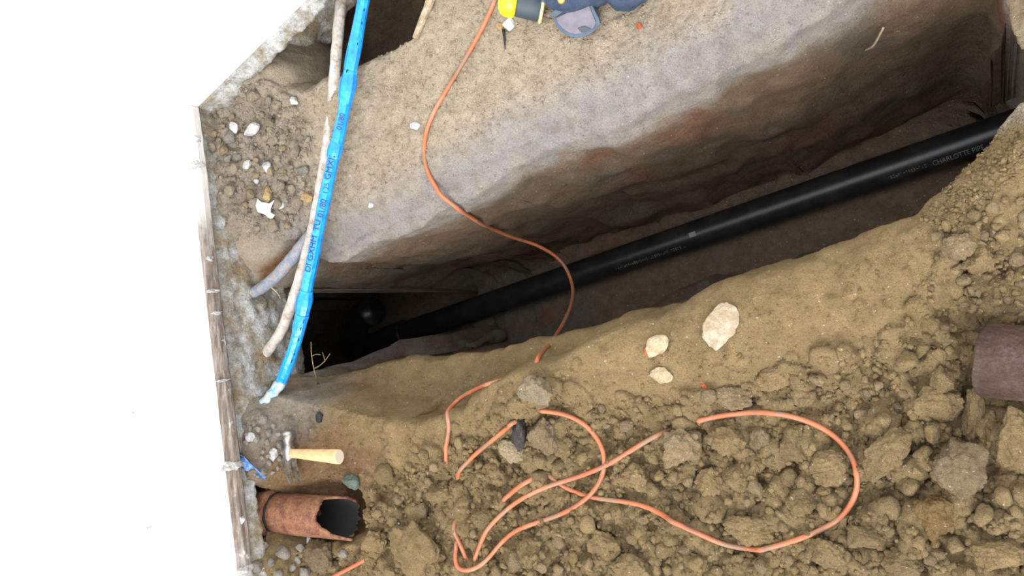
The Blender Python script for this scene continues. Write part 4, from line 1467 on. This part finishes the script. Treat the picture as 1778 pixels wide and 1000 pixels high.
# flap drawn in its own leaning plane
fo = at(1003, 40, 0.035)
def flap_sheet(outline, off, material, name, parent, thick):
    """outline in photo pixels on a plane leaning back over the pouch front"""
    n_ = Vector((0.10, -0.55, 0.83)).normalized()
    pts = []
    for (x, y) in outline:
        d = ray(x, y)
        t = (fo + n_ * off - CAM).dot(n_) / d.dot(n_)
        pts.append(CAM + d * t)
    V = [p + n_ * (thick * 0.5) for p in pts] + [p - n_ * (thick * 0.5) for p in pts]
    m_ = len(pts)
    Fc = [tuple(range(m_)), tuple(range(2 * m_ - 1, m_ - 1, -1))] + [(i, m_ + i, m_ + (i + 1) % m_, (i + 1) % m_) for i in range(m_)]
    o = link(name, V, Fc, material, parent, False)
    bv = o.modifiers.new('bevel', 'BEVEL')
    bv.width = 0.0012
    bv.segments = 2
    return o
outer = [(962, 31), (967, 45), (976, 55), (988, 62), (1000, 65), (1012, 64), (1026, 58), (1037, 49), (1043, 40), (1040, 30), (1034, 19), (1029, 8), (1028, -6), (1005, -2), (985, 18)]
flap = flap_sheet(outer, 0.0, M['binding'], 'pocket_flap', pouch, 0.008)
inner_o = [(966, 31), (970, 41), (978, 50), (990, 57), (1000, 59), (1010, 58), (1022, 54), (1032, 47), (1035, 39), (1031, 28), (1026, 17), (1022, 6), (1006, 10), (986, 21)]
flap_sheet(inner_o, 0.005, M['flap'], 'leather_panel', flap, 0.004)
flap_sheet([(1003, 49), (1009, 46), (1016, 45), (1023, 48), (1027, 50), (1018, 55), (1010, 57)], 0.0076, M['slate'], 'flap_slot', flap, 0.002)
flap_sheet([(960, 28), (972, 24), (985, 16), (1000, 8), (1018, -2), (1030, -10), (1028, -18), (1010, -12), (990, -2), (970, 12), (956, 22)], 0.004, M['binding'], 'flap_hem', flap, 0.010)
bk_ = at(977, 1, 0.10)
tube('buckle', [bk_ + Vector((0, 0, s)) for s in (0, 0.004, 0.008, 0.010)], lambda i, j: (0.006, 0.0085, 0.0075, 0.004)[i], M['brass'], pouch, 18)


# ------------------------------------------------------------------ small odds and ends
# paper scrap
sc_px = [(451, 346), (459, 352), (470, 354), (479, 348), (476, 362), (473, 370), (479, 374), (477, 381), (470, 378), (462, 372), (452, 368), (450, 358)]
V = [hit(x, y, 0.007 + 0.004 * math.sin(i * 1.9)) for i, (x, y) in enumerate(sc_px)]
c0 = sum(V, Vector()) / len(V) + Vector((0, 0, 0.006))
o = link('paper_scrap', V + [c0], [(i, (i + 1) % len(V), len(V)) for i in range(len(V))], M['paper'], None, False)
sm = o.modifiers.new('thick', 'SOLIDIFY')
sm.thickness = 0.0012
tag(o, 'torn white scrap of paper on the rubble heap left of the blue pipe', 'paper scrap')
# blue film
V, Fc = [], []
fl_px = [(404, 787, 0.05), (418, 792, 0.04), (430, 797, 0.03), (440, 808, 0.02), (452, 820, 0.012), (464, 830, 0.008)]
for i, (x, y, z) in enumerate(fl_px):
    p = hit(x, y) + Vector((0, 0, z * 0.6))
    wd = (0.010, 0.013, 0.014, 0.013, 0.010, 0.004)[i]
    for j in range(7):
        q = (j / 6 - 0.5) * 2
        V.append(p + Vector((0.6, 0.75, 0)).normalized() * wd * q + Vector((0, 0, 0.006 * math.cos(q * 3 + i))))
for i in range(len(fl_px) - 1):
    for j in range(6):
        Fc.append((i * 7 + j, i * 7 + j + 1, (i + 1) * 7 + j + 1, (i + 1) * 7 + j))
o = link('plastic_film', V, Fc, M['film'])
sm = o.modifiers.new('thick', 'SOLIDIFY')
sm.thickness = 0.0008
tag(o, 'crumpled blue plastic film poking out under the wall beside the hammer', 'plastic film')
# white sliver at the foot of the wall
a, b = at(430, 992, 0.10), at(434, 966, 0.13)
tag(tube('plaster_sliver', [a, a.lerp(b, 0.5) + Vector((0.004, 0, 0)), b], lambda i, j: (0.006, 0.007, 0.002)[i], M['paper'], None, 8), 'white plaster sliver curling off the bottom end of the board', 'plaster sliver')
# twigs
root = thing('twig', 'bare brown twig with side shoots at the dark end of the trench', 'twig', hit(548, 668))
tw = hit(548, 668)
def tw_at(x, y, z):
    return at(x, y, z)
tube('stem', catmull([tw - Vector((0, 0, 0.01)), tw_at(545, 640, -0.02), tw_at(541, 615, 0.02), tw_at(540, 594, 0.05)], 5), lambda i, j: 0.0022 - 0.00009 * i, M['twig'], root, 6)
tube('shoot', catmull([tw_at(545, 640, -0.02), tw_at(556, 634, -0.01), tw_at(566, 624, 0.0), tw_at(573, 614, 0.01)], 5), lambda i, j: 0.0017 - 0.00006 * i, M['twig'], root, 6)
tube('shoot', catmull([tw_at(560, 630, -0.005), tw_at(564, 626, 0.0), tw_at(560, 612, 0.015)], 4), 0.0010, M['twig'], root, 6)
tube('shoot', catmull([tw_at(542, 618, 0.015), tw_at(549, 615, 0.02), tw_at(557, 616, 0.02)], 4), 0.0009, M['twig'], root, 6)
a, b = hit(1502, 82), hit(1534, 37)
tag(tube('straw', catmull([a + Vector((0, -0.006, 0)), a.lerp(b, 0.5) + Vector((0.0, -0.02, 0.0)), b + Vector((0, -0.012, 0))], 6), lambda i, j: 0.0022, M['straw'], None, 6), 'dry straw stalk stuck to the shaded trench side near the top', 'straw')
tag(tube('root_fibre', catmull([at(471, 499, 0.035), at(478, 505, 0.03), at(484, 512, 0.02), at(487, 519, 0.01)], 5), lambda i, j: 0.0022 - 0.00008 * i, M['straw'], None, 6), 'pale curled root fibre hanging beside the slanting conduit', 'root')
a, b = hit(757, -8, 0.012), hit(724, 68, 0.008)
tag(tube('lath', [a.lerp(b, q / 6) for q in range(7)], lambda i, j: 0.010 - 0.0006 * i, M['pink_concrete'], None, 7, smooth=False, wob=0.25), 'pale wooden lath lying along the edge of the upper hole', 'lath')
# splinter stuck in the far bank beside the pouch
a, b = hit(876, 52, 0.004), hit(878, 86, 0.002)
tag(tube('splinter', [a, a.lerp(b, 0.5), b], lambda i, j: (0.004, 0.003, 0.001)[i], M['black_stone'], None, 6), 'dark splinter in a crack below the torch', 'splinter')
